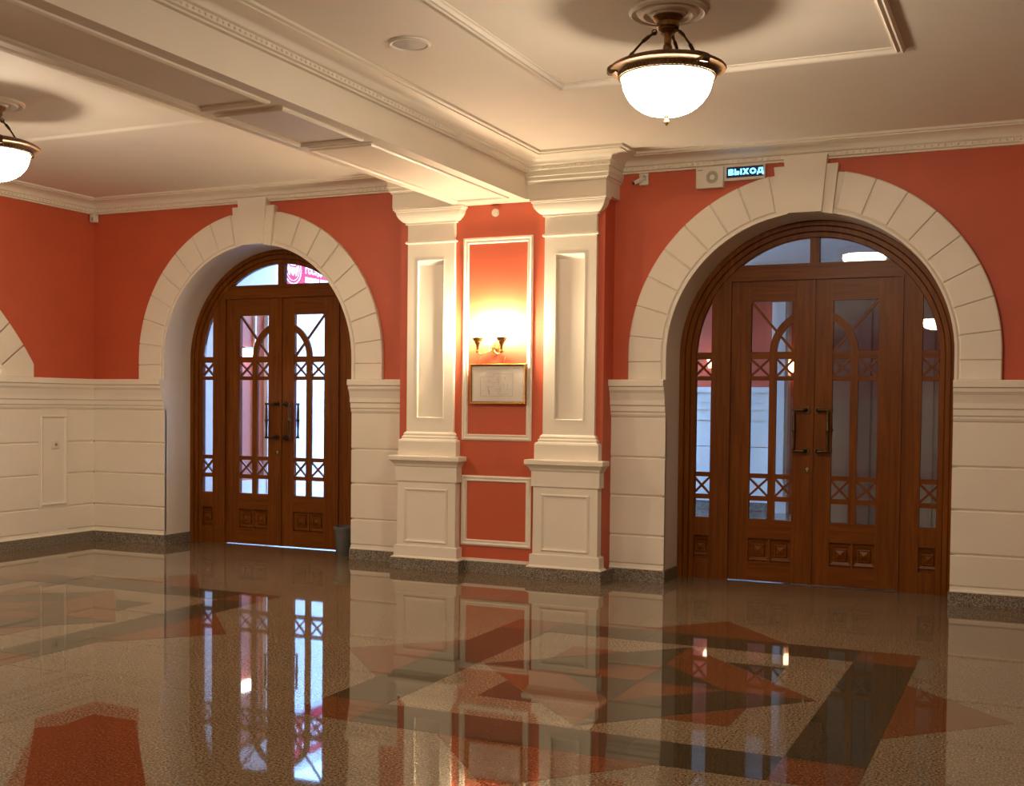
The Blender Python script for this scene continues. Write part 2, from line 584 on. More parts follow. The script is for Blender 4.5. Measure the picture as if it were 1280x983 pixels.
# ------------------------------------------------------------------ arches of stone blocks around the doorways
def arch_surround(c, label):
    root = empty('arch_surround', (c, YD, 0))
    tag(root, label, 'arch', kind='structure')
    mp = lambda a, b, h: (a, -h, b)
    # radial joints: 9 blocks a side, the lowest ones straight
    a_key = math.radians(78.5)
    rin = R_IN + 0.035
    for s in (-1, 1):
        ang = [a_key - i * (a_key - math.radians(0.5)) / 7.6 for i in range(8)]
        g = 0.003
        for i in range(7):
            pol = arc(0, Z_SP, R_OUT, ang[i] - g, ang[i + 1] + g, 5) + arc(0, Z_SP, rin, ang[i + 1] + g * 1.2, ang[i] - g * 1.2, 5)
            pol = [(s * p[0], p[1]) for p in pol]
            bm = bmesh.new()
            ext_chamfer(bm, pol, -0.04, 0.014, mp)
            finish('voussoir', bm, 'white', root)
        aL = ang[7] - g
        zlow = 1.815
        pol = arc(0, Z_SP, R_OUT, aL, 0, 3) + [(R_OUT, zlow + 0.004), (rin, zlow + 0.004)] + arc(0, Z_SP, rin, 0, aL, 3)
        bm = bmesh.new()
        ext_chamfer(bm, [(s * p[0], p[1]) for p in pol], -0.04, 0.014, mp)
        finish('voussoir', bm, 'white', root)
        bm = bmesh.new()
        ext_chamfer(bm, [(s * p[0], p[1]) for p in rect(rin, R_OUT, ZDADO, zlow - 0.004)], -0.04, 0.014, mp)
        finish('voussoir', bm, 'white', root)
    # backing ring seen in the joints and the inner rib of the arch
    bm = bmesh.new()
    pth = [(R_OUT - 0.004, ZDADO)] + arc(0, Z_SP, R_OUT - 0.004, 0, PI, 48) + [(-R_OUT + 0.004, ZDADO)]
    sweep(bm, pth, [(0, -0.04), (0, 0.0), (R_OUT - R_IN - 0.005, 0.0), (R_OUT - R_IN - 0.005, -0.04)], mp)
    finish('arch_ring', bm, 'white', root, 30)
    bm = bmesh.new()
    pth = [(R_IN + 0.03, ZDADO)] + arc(0, Z_SP, R_IN + 0.03, 0, PI, 48) + [(-R_IN - 0.03, ZDADO)]
    sweep(bm, pth, [(0, -0.01), (0, 0.004), (0.012, 0.012), (0.03, 0.012), (0.03, -0.01)], mp)
    finish('inner_rib', bm, 'white', root, 30)
    # keystone with a wing on each side
    bm = bmesh.new()
    z0 = Z_SP + R_IN - 0.005
    ext(bm, [(-0.128, z0), (0.128, z0), (0.165, 3.40), (-0.165, 3.40)], -0.04, 0.06, mp)
    finish('keystone', bm, 'white', root)
    for s in (-1, 1):
        bm = bmesh.new()
        ext(bm, [(s * 0.126, z0 - 0.002), (s * 0.205, z0 - 0.02), (s * 0.245, 3.33), (s * 0.16, 3.33)], -0.04, 0.036, mp)
        finish('keystone_wing', bm, 'white', root)
    return root

arch_surround(DOORS[0], 'cream stone arch with keystone around the doorway next to the corner')
arch_surround(DOORS[1], 'cream stone arch with keystone under the lit exit sign')

# ------------------------------------------------------------------ dado of rusticated courses
COURSES = [(0.135, 0.375), (0.375, 0.705), (0.705, 1.025), (1.025, 1.37)]
DADO_PROF = [(-0.02, 1.365), (0.004, 1.365), (0.012, 1.385), (0.012, 1.40), (0.022, 1.41), (0.022, 1.452), (0.035, 1.462), (0.035, 1.50),
             (0.038, 1.515), (0.05, 1.56), (0.066, 1.585), (0.066, 1.612), (0.085, 1.618), (0.085, 1.66), (0.08, ZDADO), (-0.04, ZDADO)]
def dado(label, a0, a1, mp, blocks=None, name='trim_1'):
    """a0..a1 along the wall; blocks: intervals between which the courses run"""
    root = empty(name, mp(0.5 * (a0 + a1), 0, 0))
    org = Vector(root.location)
    tag(root, label, 'dado', kind='structure')
    mq = lambda a, b, h: tuple(Vector(mp(a, b, h)) - org)
    bm = bmesh.new()
    ext(bm, rect(a0, a1, 0.10, 1.38), -0.06, -0.012, mq)
    finish('dado_body', bm, 'white', root)
    for (b0, b1) in (blocks or [(a0, a1)]):
        for z0, z1 in COURSES:
            bm = bmesh.new()
            prof = [(-0.03, z0 + 0.003), (-0.011, z0 + 0.003), (0.0, z0 + 0.016), (0.0, z1 - 0.010), (-0.011, z1 - 0.003), (-0.03, z1 - 0.003)]
            A = [bm.verts.new(mq(b0, z, h)) for h, z in prof]
            B = [bm.verts.new(mq(b1, z, h)) for h, z in prof]
            for i in range(6):
                bm.faces.new([A[i], A[(i + 1) % 6], B[(i + 1) % 6], B[i]])
            bm.faces.new(A)
            bm.faces.new(B[::-1])
            finish('stone_course', bm, 'white', root)
    bm = bmesh.new()
    pr = DADO_PROF
    A = [bm.verts.new(mq(a0, z, h)) for h, z in pr]
    B = [bm.verts.new(mq(a1, z, h)) for h, z in pr]
    n = len(pr)
    for i in range(n):
        bm.faces.new([A[i], A[(i + 1) % n], B[(i + 1) % n], B[i]])
    bm.faces.new(A)
    bm.faces.new(B[::-1])
    finish('dado_cap', bm, 'white', root)
    bm = bmesh.new()
    pr = [(-0.02, 0.098), (0.014, 0.098), (0.014, 0.106), (0.004, 0.114), (0.0, 0.137), (-0.02, 0.137)]
    A = [bm.verts.new(mq(a0, z, h)) for h, z in pr]
    B = [bm.verts.new(mq(a1, z, h)) for h, z in pr]
    for i in range(6):
        bm.faces.new([A[i], A[(i + 1) % 6], B[(i + 1) % 6], B[i]])
    bm.faces.new(A)
    bm.faces.new(B[::-1])
    finish('skirting_lip', bm, 'white', root)
    return root

dado('cream coursed dado between the corner and the arched doorway', -8.945, DOORS[0] - R_IN + 0.0015, mw, name='trim_1')
dado('cream coursed dado between the bin and the pilaster', DOORS[0] + R_IN - 0.0015, PX0, mw, name='trim_2')
dado('cream coursed dado between the red pier and the doorway under the exit sign', PX1, DOORS[1] - R_IN + 0.0015, mw, name='trim_3')
dado('wide cream coursed dado on the hinge side of the doorway under the exit sign', DOORS[1] + R_IN - 0.0015, 0.16, mw, name='trim_4')
dl = dado('cream coursed dado with a tall socket panel on the side wall', YREAR, 9.175, ml, [(YREAR, 8.435), (8.81, 9.175)], name='trim_5')
org = Vector(dl.location)
bm = bmesh.new()
sweep(bm, rect(8.458, 8.796, 0.40, 1.30)[::1], [(0, -0.012), (0, 0.006), (0.014, 0.012), (0.028, 0.0), (0.034, -0.002), (0.034, -0.012)],
      lambda a, b, h: tuple(Vector(ml(a, b, h)) - org), closed=True)
finish('socket_panel_moulding', bm, 'white', dl)
bm = bmesh.new()
ext(bm, rect(8.435, 8.81, 0.378, 1.372), -0.03, -0.002, lambda a, b, h: tuple(Vector(ml(a, b, h)) - org))
finish('socket_panel', bm, 'white', dl)
bm = bmesh.new()
ext(bm, rect(8.435, 8.81, 0.137, 0.373), -0.03, 0.0, lambda a, b, h: tuple(Vector(ml(a, b, h)) - org))
finish('stone_course', bm, 'white', dl)
dado('cream coursed dado along the wall facing the doorways', -8.9, XR, lambda a, b, h: (a, YREAR + 0.03 + h, b), name='trim_6')

# ------------------------------------------------------------------ granite baseboards
BASE_PROF = [(0.02, 0.0), (-0.012, 0.0), (-0.012, 0.095), (-0.008, 0.10), (0.02, 0.10)]
def baseboard(name, label, path):
    bm = bmesh.new()
    sweep(bm, path, BASE_PROF, mf)
    tag(finish(name, bm, 'base'), label, 'baseboard', kind='structure')
GY = 8.855
PIL = (-4.85, -3.545)
c0, c1 = DOORS
baseboard('baseboard_left', 'grey granite baseboard of the side wall and corner', [(-8.94, YREAR), (-8.94, YD), (c0 - R_IN, YD), (c0 - R_IN, 9.57)])
baseboard('baseboard_pier', 'grey granite baseboard stepping around the pier', [
    (c0 + R_IN, 9.57), (c0 + R_IN, YD), (PX0 - 0.005, YD), (PX0 - 0.005, GY), (PIL[0] + 0.325, GY), (PIL[0] + 0.325, YP), (PIL[1] - 0.325, YP), (PIL[1] - 0.325, GY),
    (PX1 + 0.03, GY), (PX1 + 0.03, YD), (c1 - R_IN, YD), (c1 - R_IN, 9.57)])
baseboard('baseboard_right', 'grey granite baseboard on the hinge side of the doorway under the exit sign', [(c1 + R_IN, 9.57), (c1 + R_IN, YD), (0.2, YD)])

# ------------------------------------------------------------------ pier with panel mouldings
bm = bmesh.new()
box(bm, PX0, PX1, YP, YW + 0.02, 0, ZC)
pier = finish('wall_pier', bm, 'red')
tag(pier, 'red pier between the doorways with two moulded panels', 'pier', kind='structure')
MOULD = [(0, 0), (0, 0.014), (0.014, 0.022), (0.03, 0.014), (0.044, 0.018), (0.052, 0.006), (0.052, 0)]
mp_pier = lambda a, b, h: (a, YP - h + 0.002, b)
for x0, x1, z0, z1 in ((-4.545, -3.89, 1.145, 2.88), (-4.545, -3.885, 0.235, 0.84)):
    bm = bmesh.new()
    sweep(bm, rect(x0, x1, z0, z1), MOULD, mp_pier, closed=True)
    finish('panel_moulding', bm, 'white', pier)
bm = bmesh.new()
ext(bm, rect(PIL[0] + 0.3, PIL[1] - 0.3, 0.1, 0.125), 0, 0.012, mp_pier)
finish('skirting_lip', bm, 'white', pier)

bm = bmesh.new()
box(bm, 0.17, 2.0, YP, YW + 0.02, 0, ZC)
tag(finish('wall_pier', bm, 'red'), 'red pier beyond the wide dado', 'pier', kind='structure')

def pilaster(cx, label):
    """pedestal, shaft with a sunk panel, capital; local y = 0 is the pier face, the room lies at -y"""
    root = empty('pilaster', (cx, YP, 0))
    tag(root, label, 'pilaster', kind='structure')
    mq = lambda a, b, h: (a, -h, b)
    def lev(bm, steps):
        """stack of rectangular levels [(half width, front, z)] lofted"""
        rows = []
        for hw, fr, z in steps:
            rows.append([bm.verts.new(p) for p in ((-hw, 0.01, z), (-hw, -fr, z), (hw, -fr, z), (hw, 0.01, z))])
        for A, B in zip(rows, rows[1:]):
            for i in range(4):
                bm.faces.new([A[i], A[(i + 1) % 4], B[(i + 1) % 4], B[i]])
        bm.faces.new(rows[0][::-1])
        bm.faces.new(rows[-1])
    bm = bmesh.new()
    lev(bm, [(0.335, 0.122, 0.10), (0.335, 0.122, 0.106), (0.312, 0.106, 0.118), (0.31, 0.104, 0.205), (0.288, 0.09, 0.213), (0.286, 0.088, 0.775)])
    ped = finish('pedestal', bm, 'white', root)
    bm = bmesh.new()
    sweep(bm, rect(-0.215, 0.215, 0.235, 0.715), [(0, 0.086), (0, 0.094), (0.012, 0.102), (0.026, 0.092), (0.04, 0.090), (0.04, 0.086)], mq, closed=True)
    finish('pedestal_panel', bm, 'white', ped)
    bm = bmesh.new()
    lev(bm, [(0.302, 0.10, 0.775), (0.302, 0.10, 0.90), (0.312, 0.11, 0.915), (0.315, 0.113, 0.925), (0.34, 0.14, 0.955), (0.348, 0.15, 0.96), (0.348, 0.15, 0.99), (0.345, 0.147, 0.998), (0.3, 0.1, 1.0)])
    finish('pedestal_cap', bm, 'white', root)
    bm = bmesh.new()
    lev(bm, [(0.285, 0.082, 1.0), (0.285, 0.082, 1.125), (0.278, 0.076, 1.14), (0.262, 0.062, 1.145), (0.262, 0.062, 1.165), (0.25, 0.052, 1.172), (0.25, 0.052, 1.19), (0.236, 0.04, 1.205), (0.23, 0.03, 1.21)])
    finish('shaft_base', bm, 'white', root)
    bm = bmesh.new()
    hs, hp, f = 0.23, 0.128, 0.035
    for s in (-1, 1):
        ext(bm, [(s * p[0], p[1]) for p in rect(hp, hs, 1.2, 3.05)], -0.01, f, mq)
    ext(bm, rect(-hp, hp, 1.2, 1.33), -0.01, f, mq)
    ext(bm, rect(-hp, hp, 2.705, 3.05), -0.01, f, mq)
    ext(bm, rect(-hp, hp, 1.33, 2.705), -0.01, 0.006, mq)
    # the sunk panel sweeps forward in a cove at its head
    cove = [(2.705, 0.0)] + [(2.705 - 0.04 * math.sin(t * PI / 10), 0.006 + 0.028 * (1 - math.cos(t * PI / 10)) * 0 + 0.028 * (1 - math.sin(t * PI / 10))) for t in range(0, 6)]
    A = [bm.verts.new((-hp, -h, z)) for z, h in cove]
    B = [bm.verts.new((hp, -h, z)) for z, h in cove]
    for i in range(len(cove) - 1):
        bm.faces.new([A[i], A[i + 1], B[i + 1], B[i]])
    sh = finish('shaft', bm, 'white', root)
    bm = bmesh.new()
    sweep(bm, rect(-hp - 0.008, hp + 0.008, 1.322, 2.713), [(0, f - 0.002), (0, f + 0.003), (0.01, f + 0.003), (0.016, f - 0.01), (0.016, f - 0.012)], mq, closed=True)
    finish('panel_bead', bm, 'white', sh)
    bm = bmesh.new()
    lev(bm, [(0.23, 0.035, 2.85), (0.245, 0.05, 2.854), (0.248, 0.053, 2.862), (0.245, 0.05, 2.872), (0.23, 0.035, 2.876)])
    finish('astragal', bm, 'white', root)
    bm = bmesh.new()
    st = [(0.23, 0.035, 3.018), (0.248, 0.05, 3.02), (0.248, 0.05, 3.036), (0.256, 0.055, 3.038)]
    for t in range(0, 7):
        u = t / 6
        st.append((0.268 + 0.05 * math.sin(u * PI / 2), 0.06 + 0.04 * math.sin(u * PI / 2), 3.042 + 0.07 * u + 0.012 * (1 - math.cos(u * PI / 2))))
    st += [(0.326, 0.108, 3.126), (0.326, 0.108, 3.138), (0.338, 0.118, 3.14), (0.338, 0.118, 3.159)]
    lev(bm, st)
    finish('capital', bm, 'white', root)
    return root

pilaster(PIL[0], 'cream panelled pilaster on a pedestal between bin and evacuation plan')
pilaster(PIL[1], 'cream panelled pilaster on a pedestal between evacuation plan and exit sign doorway')

# ------------------------------------------------------------------ beam, entablature over the pier, cornices
bm = bmesh.new()
box(bm, BX0, BX1, YREAR, 9.1, ZB, ZC + 0.02)
beam = finish('ceiling_beam', bm, 'white')
tag(beam, 'white ceiling beam with panelled soffit running to the red pier', 'beam', kind='structure')
SOF = [(0, 0), (0, -0.012), (0.014, -0.02), (0.026, -0.012), (0.036, -0.014), (0.042, 0)]
for y0, y1 in ((2.2, 5.46), (5.58, 6.46), (6.56, 8.72), (-1.5, 2.08)):
    bm = bmesh.new()
    sweep(bm, rect(BX0 + 0.095, BX1 - 0.095, y0, y1), SOF, lambda a, b, h: (a, b, ZB + 0.001 + h), closed=True)
    finish('soffit_moulding', bm, 'white', beam)
bm = bmesh.new()
box(bm, 0.56, 1.25, YREAR, 9.1, ZB, ZC + 0.02)
tag(finish('ceiling_beam', bm, 'white'), 'white ceiling beam beyond the exit sign doorway', 'beam', kind='structure')

EX0, EX1, EY = -5.20, -3.215, 8.86
bm = bmesh.new()
box(bm, EX0, EX1, EY, YW + 0.01, ZB + 0.003, ZC)
ent = finish('entablature', bm, 'white')
tag(ent, 'cream frieze block carried by the two pilaster capitals', 'frieze', kind='structure')
# lower opening of the frieze block is hidden by the beam; a stepped band runs around it
bm = bmesh.new()
sweep(bm, [(EX0, YW), (EX0, EY), (EX1, EY), (EX1, YW)], [(0.01, 3.285), (-0.010, 3.285), (-0.014, 3.30), (-0.028, 3.306), (-0.028, 3.335), (-0.034, 3.34), (-0.034, 3.378), (0.01, 3.378)], mf)
finish('frieze_band', bm, 'white', ent)

def cornice_prof():
    p = [(0.02, 3.372), (-0.030, 3.372), (-0.030, 3.384), (-0.042, 3.388), (-0.046, 3.392), (-0.046, 3.420), (-0.056, 3.424), (-0.060, 3.430)]
    for t in range(0, 7):
        u = t / 6 * PI / 2
        p.append((-0.062 - 0.112 * (1 - math.cos(u)), 3.430 + 0.052 * math.sin(u)))
    p += [(-0.180, 3.482), (-0.180, 3.490), (-0.205, 3.493), (-0.205, ZC + 0.001), (0.02, ZC + 0.001)]
    return p

def cornice(name, label, path, bead_runs):
    bm = bmesh.new()
    sweep(bm, path, cornice_prof(), mf)
    o = finish(name, bm, 'white', None, 35)
    tag(o, label, 'cornice', kind='structure')
    bm = bmesh.new()
    for (xa, ya), (xb, yb), off in bead_runs:
        L = math.hypot(xb - xa, yb - ya)
        n = int(L / 0.046)
        for i in range(n):
            t = (i + 0.5) / n
            cx, cy = xa + (xb - xa) * t + off[0] * 0.047, ya + (yb - ya) * t + off[1] * 0.047
            r = bmesh.ops.create_icosphere(bm, subdivisions=1, radius=0.0105)
            bmesh.ops.translate(bm, verts=r['verts'], vec=(cx, cy, 3.406))
    b = finish('egg_moulding', bm, 'white', o)
    b['kind'] = 'stuff'
    return o
# the room must lie to the right of travel so that the profile projects into it
cornice('trim_7', 'white cornice of the bay in front of the exit sign doorway',
        [(BX1, YREAR), (BX1, EY), (EX1, EY), (EX1, YW), (0.14, YW), (0.14, EY), (0.56, EY), (0.56, YREAR)],
        [((BX1, 0.5), (BX1, EY), (1, 0)), ((BX1, EY), (EX1, EY), (0, -1)), ((EX1, YW), (0.14, YW), (0, -1))])
cornice('trim_8', 'white cornice of the bay in front of the doorway next to the corner',
        [(XL, YREAR), (XL, YW), (EX0, YW), (EX0, EY), (BX0, EY), (BX0, YREAR)],
        [((XL, 5.5), (XL, YW), (1, 0)), ((XL, YW), (EX0, YW), (0, -1)), ((EX0, EY), (BX0, EY), (0, -1))])

# ------------------------------------------------------------------ doors (built once at the origin, y = 0 is the face of the leaves)
def build_door():
    root = empty('door_1')
    md = lambda a, b, h: (a, -h, b)
    GL = 0.968        # radius of the glass line
    zs = Z_SP
    def arcz(xv, r=GL):
        return zs + math.sqrt(max(0, r * r - xv * xv))
    fr = None
    # stepped casing
    for r0, r1, h in ((1.06, R_IN, 0.05), (1.015, 1.06, 0.034), (GL, 1.015, 0.018)):
        bm = bmesh.new()
        po = [(r1, 0)] + arc(0, zs, r1, 0, PI, 48) + [(-r1, 0)]
        sweep(bm, po, [(0, -0.03), (0, h - 0.006), (0.006, h), (r1 - r0 - 0.006, h), (r1 - r0, h - 0.008), (r1 - r0, -0.03)], md)
        finish('casing', bm, 'wood_v', root, 30)
    for s in (-1, 1):
        # posts
        bm = bmesh.new()
        xs = [0.69 + (0.84 - 0.69) * i / 6 for i in range(7)]
        ext(bm, [(s * x, z) for x, z in [(0.69, 0), (0.84, 0)] + [(x, arcz(x)) for x in xs[::-1]]], -0.045, 0.012, md)
        finish('post', bm, 'wood_v', root)
        bm = bmesh.new()
        box(bm, s * 0.685 - 0.011, s * 0.685 + 0.011, -0.028, 0.0, 0.0, 2.50)
        finish('post_bead', bm, 'wood_v', root)
        # sidelight: lower panel, bars
        bm = bmesh.new()
        ext(bm, [(s * x, z) for x, z in rect(0.84, 0.985, 0.365, 0.52)], -0.045, 0.008, md)
        ext(bm, [(s * x, z) for x, z in rect(0.84, 0.985, 0.0, 0.17)], -0.045, 0.008, md)
        ext(bm, [(s * x, z) for x, z in rect(0.84, 0.985, 0.17, 0.365)], -0.045, -0.022, md)
        pn = finish('sidelight_panel', bm, 'wood_v', root)
        bm = bmesh.new()
        pyramid(bm, s * 0.9125, 0.268, 0.072, -0.022, md)
        finish('raised_square', bm, 'wood_h', pn)
        for z0, z1 in ((1.853, 1.912), (1.675, 1.712), (0.863, 0.902), (0.675, 0.715)):
            bm = bmesh.new()
            ext(bm, [(s * x, z) for x, z in rect(0.835, 0.99, z0, z1)], -0.03, 0.004, md)
            finish('glazing_bar', bm, 'wood_h', root)
        for z0, z1 in ((1.712, 1.853), (0.715, 0.863)):
            for d in (-1, 1):
                bm = bmesh.new()
                diag(bm, s * 0.84, s * 0.985, z0, z1, d, 0.017, -0.024, -0.002, md)
                finish('cross_bar', bm, 'wood_v', root)
        # panes
        xs = [0.838 + (0.967 - 0.838) * i / 8 for i in range(9)]
        bm = bmesh.new()
        ext(bm, [(s * x, z) for x, z in [(0.838, 1.905), (0.967, 1.905)] + [(x, arcz(x)) for x in xs[::-1]]], -0.018, -0.014, md)
        finish('pane', bm, 'glass', root)
        for z0, z1 in ((1.712, 1.853), (0.902, 1.675), (0.715, 0.863), (0.52, 0.675)):
            bm = bmesh.new()
            ext(bm, [(s * x, z) for x, z in rect(0.838, 0.987, z0, z1)], -0.018, -0.014, md)
            finish('pane', bm, 'glass', root)
        # transom pane
        xs = [0.036 + (0.60 - 0.036) * i / 14 for i in range(15)]
        bm = bmesh.new()
        ext(bm, [(s * x, z) for x, z in [(0.036, 2.625), (0.60, 2.625)] + [(x, arcz(x)) for x in xs[::-1]]], -0.018, -0.014, md)
        finish('transom_pane', bm, 'glass', root)
    # transom bar and its mullion
    bm = bmesh.new()
    xe = math.sqrt(GL ** 2 - (2.63 - zs) ** 2)
    ext(bm, [(-0.69, 2.50), (0.69, 2.50), (0.69, arcz(0.69)), (xe, 2.63), (-xe, 2.63), (-0.69, arcz(0.69))], -0.045, 0.013, md)
    finish('transom_bar', bm, 'wood_h', root)
    bm = bmesh.new()
    ext(bm, rect(-0.705, 0.705, 2.497, 2.517), -0.01, 0.026, md)
    finish('transom_bead', bm, 'wood_h', root)
    bm = bmesh.new()
    ext(bm, rect(-0.038, 0.038, 2.62, arcz(0) + 0.01), -0.04, 0.008, md)
    finish('mullion', bm, 'wood_v', root)
    # leaves
    for s in (-1, 1):
        leaf = empty('leaf', (0, 0, 0))
        leaf.parent = root
        st = lambda x0, x1, z0, z1: [(s * x, z) for x, z in rect(x0, x1, z0, z1)]
        D = -0.045
        for nm, x0, x1, z0, z1, mt in (('stile', 0.004, 0.155, 0.009, 2.4995, 'wood_v'), ('stile', 0.51, 0.68, 0.009, 2.4995, 'wood_v'),
                                       ('rail', 0.155, 0.51, 2.325, 2.4995, 'wood_h'), ('rail', 0.155, 0.51, 0.009, 0.168, 'wood_h'),
                                       ('rail', 0.155, 0.51, 0.362, 0.522, 'wood_h')):
            bm = bmesh.new()
            ext(bm, st(x0, x1, z0, z1), D, 0.0, md)
            finish(nm, bm, mt, leaf)
        bm = bmesh.new()
        ext(bm, st(0.155, 0.51, 0.168, 0.362), D, -0.026, md)
        ext(bm, st(0.325, 0.34, 0.168, 0.362), -0.026, -0.004, md)
        finish('lower_panel', bm, 'wood_v', leaf)
        for cxp in (0.240, 0.425):
            bm = bmesh.new()
            pyramid(bm, s * cxp, 0.265, 0.084, -0.026, md)
            finish('raised_square', bm, 'wood_h', leaf)
        # glazing bars
        bm = bmesh.new()
        ext(bm, st(0.296, 0.355, 0.522, 1.93), -0.034, -0.006, md)
        finish('glazing_bar', bm, 'wood_v', leaf)
        for z0, z1 in ((1.853, 1.912), (1.675, 1.712), (0.863, 0.902), (0.675, 0.715)):
            bm = bmesh.new()
            ext(bm, st(0.15, 0.515, z0, z1), -0.033, -0.007, md)
            finish('glazing_bar', bm, 'wood_h', leaf)
        bm = bmesh.new()
        a_o, a_i = math.acos(0.15 / 0.355), math.acos(0.15 / 0.296)
        pol = arc(0, 1.905, 0.355, 0, a_o, 14) + arc(0, 1.905, 0.296, a_i, 0, 14)
        ext(bm, [(s * x, z) for x, z in pol], -0.0345, -0.0055, md)
        finish('arched_bar', bm, 'wood_v', leaf)
        bm = bmesh.new()
        diag(bm, s * 0.155, s * 0.51, 1.908, 2.328, 1, 0.02, -0.031, -0.01, md)
        finish('diagonal_bar', bm, 'wood_v', leaf)
        for xa, xb in ((0.155, 0.296), (0.355, 0.51)):
            for z0, z1 in ((1.712, 1.853), (0.715, 0.863)):
                for d in (-1, 1):
                    bm = bmesh.new()
                    diag(bm, s * xa, s * xb, z0, z1, d, 0.017, -0.03, -0.011, md)
                    finish('cross_bar', bm, 'wood_v', leaf)
            for z0, z1 in ((1.712, 1.853), (0.902, 1.675), (0.715, 0.863), (0.522, 0.675)):
                bm = bmesh.new()
                ext(bm, st(xa, xb, z0, z1), -0.023, -0.019, md)
                finish('pane', bm, 'glass', leaf)
        bm = bmesh.new()
        ext(bm, st(0.155, 0.51, 1.912, 2.325), -0.023, -0.019, md)
        finish('pane', bm, 'glass', leaf)
        # pull handles, one on each face of the leaf
        for face in (1, -1):
            bm = bmesh.new()
            y0 = 0.0 if face > 0 else 0.045
            xm, xb_ = s * 0.048, s * 0.135
            for z in (1.10, 1.435):
                ext(bm, [(xm + 0.031 * math.cos(k * PI / 8), z + 0.031 * math.sin(k * PI / 8)) for k in range(16)], y0, y0 - face * 0.012, lambda a, b, h: (a, h, b))
                tube(bm, [(xm, y0 - face * 0.01, z), (xm, y0 - face * 0.035, z), (xm + s * 0.012, y0 - face * 0.052, z), (xb_, y0 - face * 0.056, z), (xb_ + s * 0.012, y0 - face * 0.056, z)],
                     [0.018, 0.014, 0.012, 0.010, 0.014], 8)
            yb_ = y0 - face * 0.056
            tube(bm, [(xb_, yb_, 1.09), (xb_, yb_, 1.11), (xb_, yb_, 1.17), (xb_, yb_, 1.25), (xb_, yb_, 1.258), (xb_, yb_, 1.268), (xb_, yb_, 1.278), (xb_, yb_, 1.286), (xb_, yb_, 1.36), (xb_, yb_, 1.42), (xb_, yb_, 1.445)],
                 [0.008, 0.012, 0.010, 0.014, 0.014, 0.019, 0.019, 0.014, 0.014, 0.010, 0.008], 10)
            finish('pull_handle', bm, 'darkbronze', leaf, 40)
        if s < 0:
            bm = bmesh.new()
            disc_y(bm, -0.03, 0.948, 0.0, -0.01, 0.029, 20)
            lk = finish('lock', bm, 'darkbronze', leaf)
            bm = bmesh.new()
            disc_y(bm, -0.03, 0.955, -0.009, -0.016, 0.012, 12)
            ext(bm, rect(-0.0345, -0.0255, 0.932, 0.955), 0.009, 0.016, md)
            finish('lock', bm, 'brass_lock', leaf)
            bm = bmesh.new()
            ext(bm, rect(-0.006, 0.014, 0.009, 2.4995), -0.01, 0.014, md)
            finish('astragal', bm, 'wood_v', leaf)
    return root

def diag(bm, x0, x1, z0, z1, d, wid, h0, h1, mp):
    a, b = (Vector((x0, z0)), Vector((x1, z1))) if d > 0 else (Vector((x0, z1)), Vector((x1, z0)))
    t = (b - a).normalized()
    n = Vector((-t.y, t.x)) * wid / 2
    ext(bm, [tuple(a - n), tuple(b - n), tuple(b + n), tuple(a + n)], h0, h1, mp)

def pyramid(bm, cx, cz, half, base, mp):
    """stepped block with a diamond point"""
    def ring(hw, h):
        return [bm.verts.new(mp(cx + sx * hw, cz + sz * hw, h)) for sx, sz in ((-1, -1), (1, -1), (1, 1), (-1, 1))]
    lv = [(half, base), (half, base + 0.014), (half * 0.62, base + 0.002), (half * 0.60, base + 0.016), (half * 0.54, base + 0.018), (half * 0.48, base + 0.018), (half * 0.44, base + 0.011), (0.001, base + 0.027)]
    rows = [ring(*l) for l in lv]
    for A, B in zip(rows, rows[1:]):
        for i in range(4):
            bm.faces.new([A[i], A[(i + 1) % 4], B[(i + 1) % 4], B[i]])
    bm.faces.new(rows[-1])

door1 = build_door()
door1.location = (DOORS[0], 9.605, 0)
tag(door1, 'arched oak double door with sidelights beside the bin', 'door', kind='structure')
door2 = copy_tree(door1)
door2.name = 'door_2'
door2.location = (DOORS[1], 9.605, 0)
tag(door2, 'arched oak double door with sidelights under the exit sign', 'door', kind='structure')

# ------------------------------------------------------------------ vestibule and forecourt behind the doors
bm = bmesh.new()
box(bm, -9.4, 2.2, 9.75, 16.6, -0.15, -0.002)
tag(finish('floor_vestibule', bm, 'light'), 'granite floor of the vestibules behind the glass doors', 'floor', kind='structure')
bm = bmesh.new()
box(bm, -9.4, 2.2, YB, 12.5, 3.45, 3.6)
box(bm, -5.55, 2.2, 12.5, 16.6, 3.45, 3.6)
tag(finish('ceiling_vestibule', bm, 'ceil'), 'plain white ceiling of the vestibules behind the glass doors', 'ceiling', kind='structure')
# left vestibule: side wall with a cream panel, red field with a cream strip, open outer side
bm = bmesh.new()
box(bm, -9.15, -8.95, YB, 12.2, 0, 3.45)
vw = finish('wall_vestibule', bm, 'red')
tag(vw, 'red vestibule wall seen through the door beside the bin', 'wall', kind='structure')
for nm, y0, y1, z0, z1, d in (('cream_panel', YB, 11.40, 0, 2.72, 0.05), ('plinth', 11.40, 12.12, 0, 0.48, 0.05), ('corner_strip', 11.86, 11.89, 0.48, 3.2, 0.03),
                              ('door_jamb', 12.08, 12.22, 0, 3.3, 0.06), ('cornice_strip', YB, 12.2, 2.85, 3.2, 0.09)):
    bm = bmesh.new()
    box(bm, -8.96, -8.95 + d, y0, y1, z0, z1)
    finish(nm, bm, 'white', vw)
bm = bmesh.new()
box(bm, -5.45, -5.25, YB, 12.6, 0, 3.45)
wv2 = finish('wall_vestibule', bm, 'red')
tag(wv2, 'red partition between the two vestibules', 'wall', kind='structure')
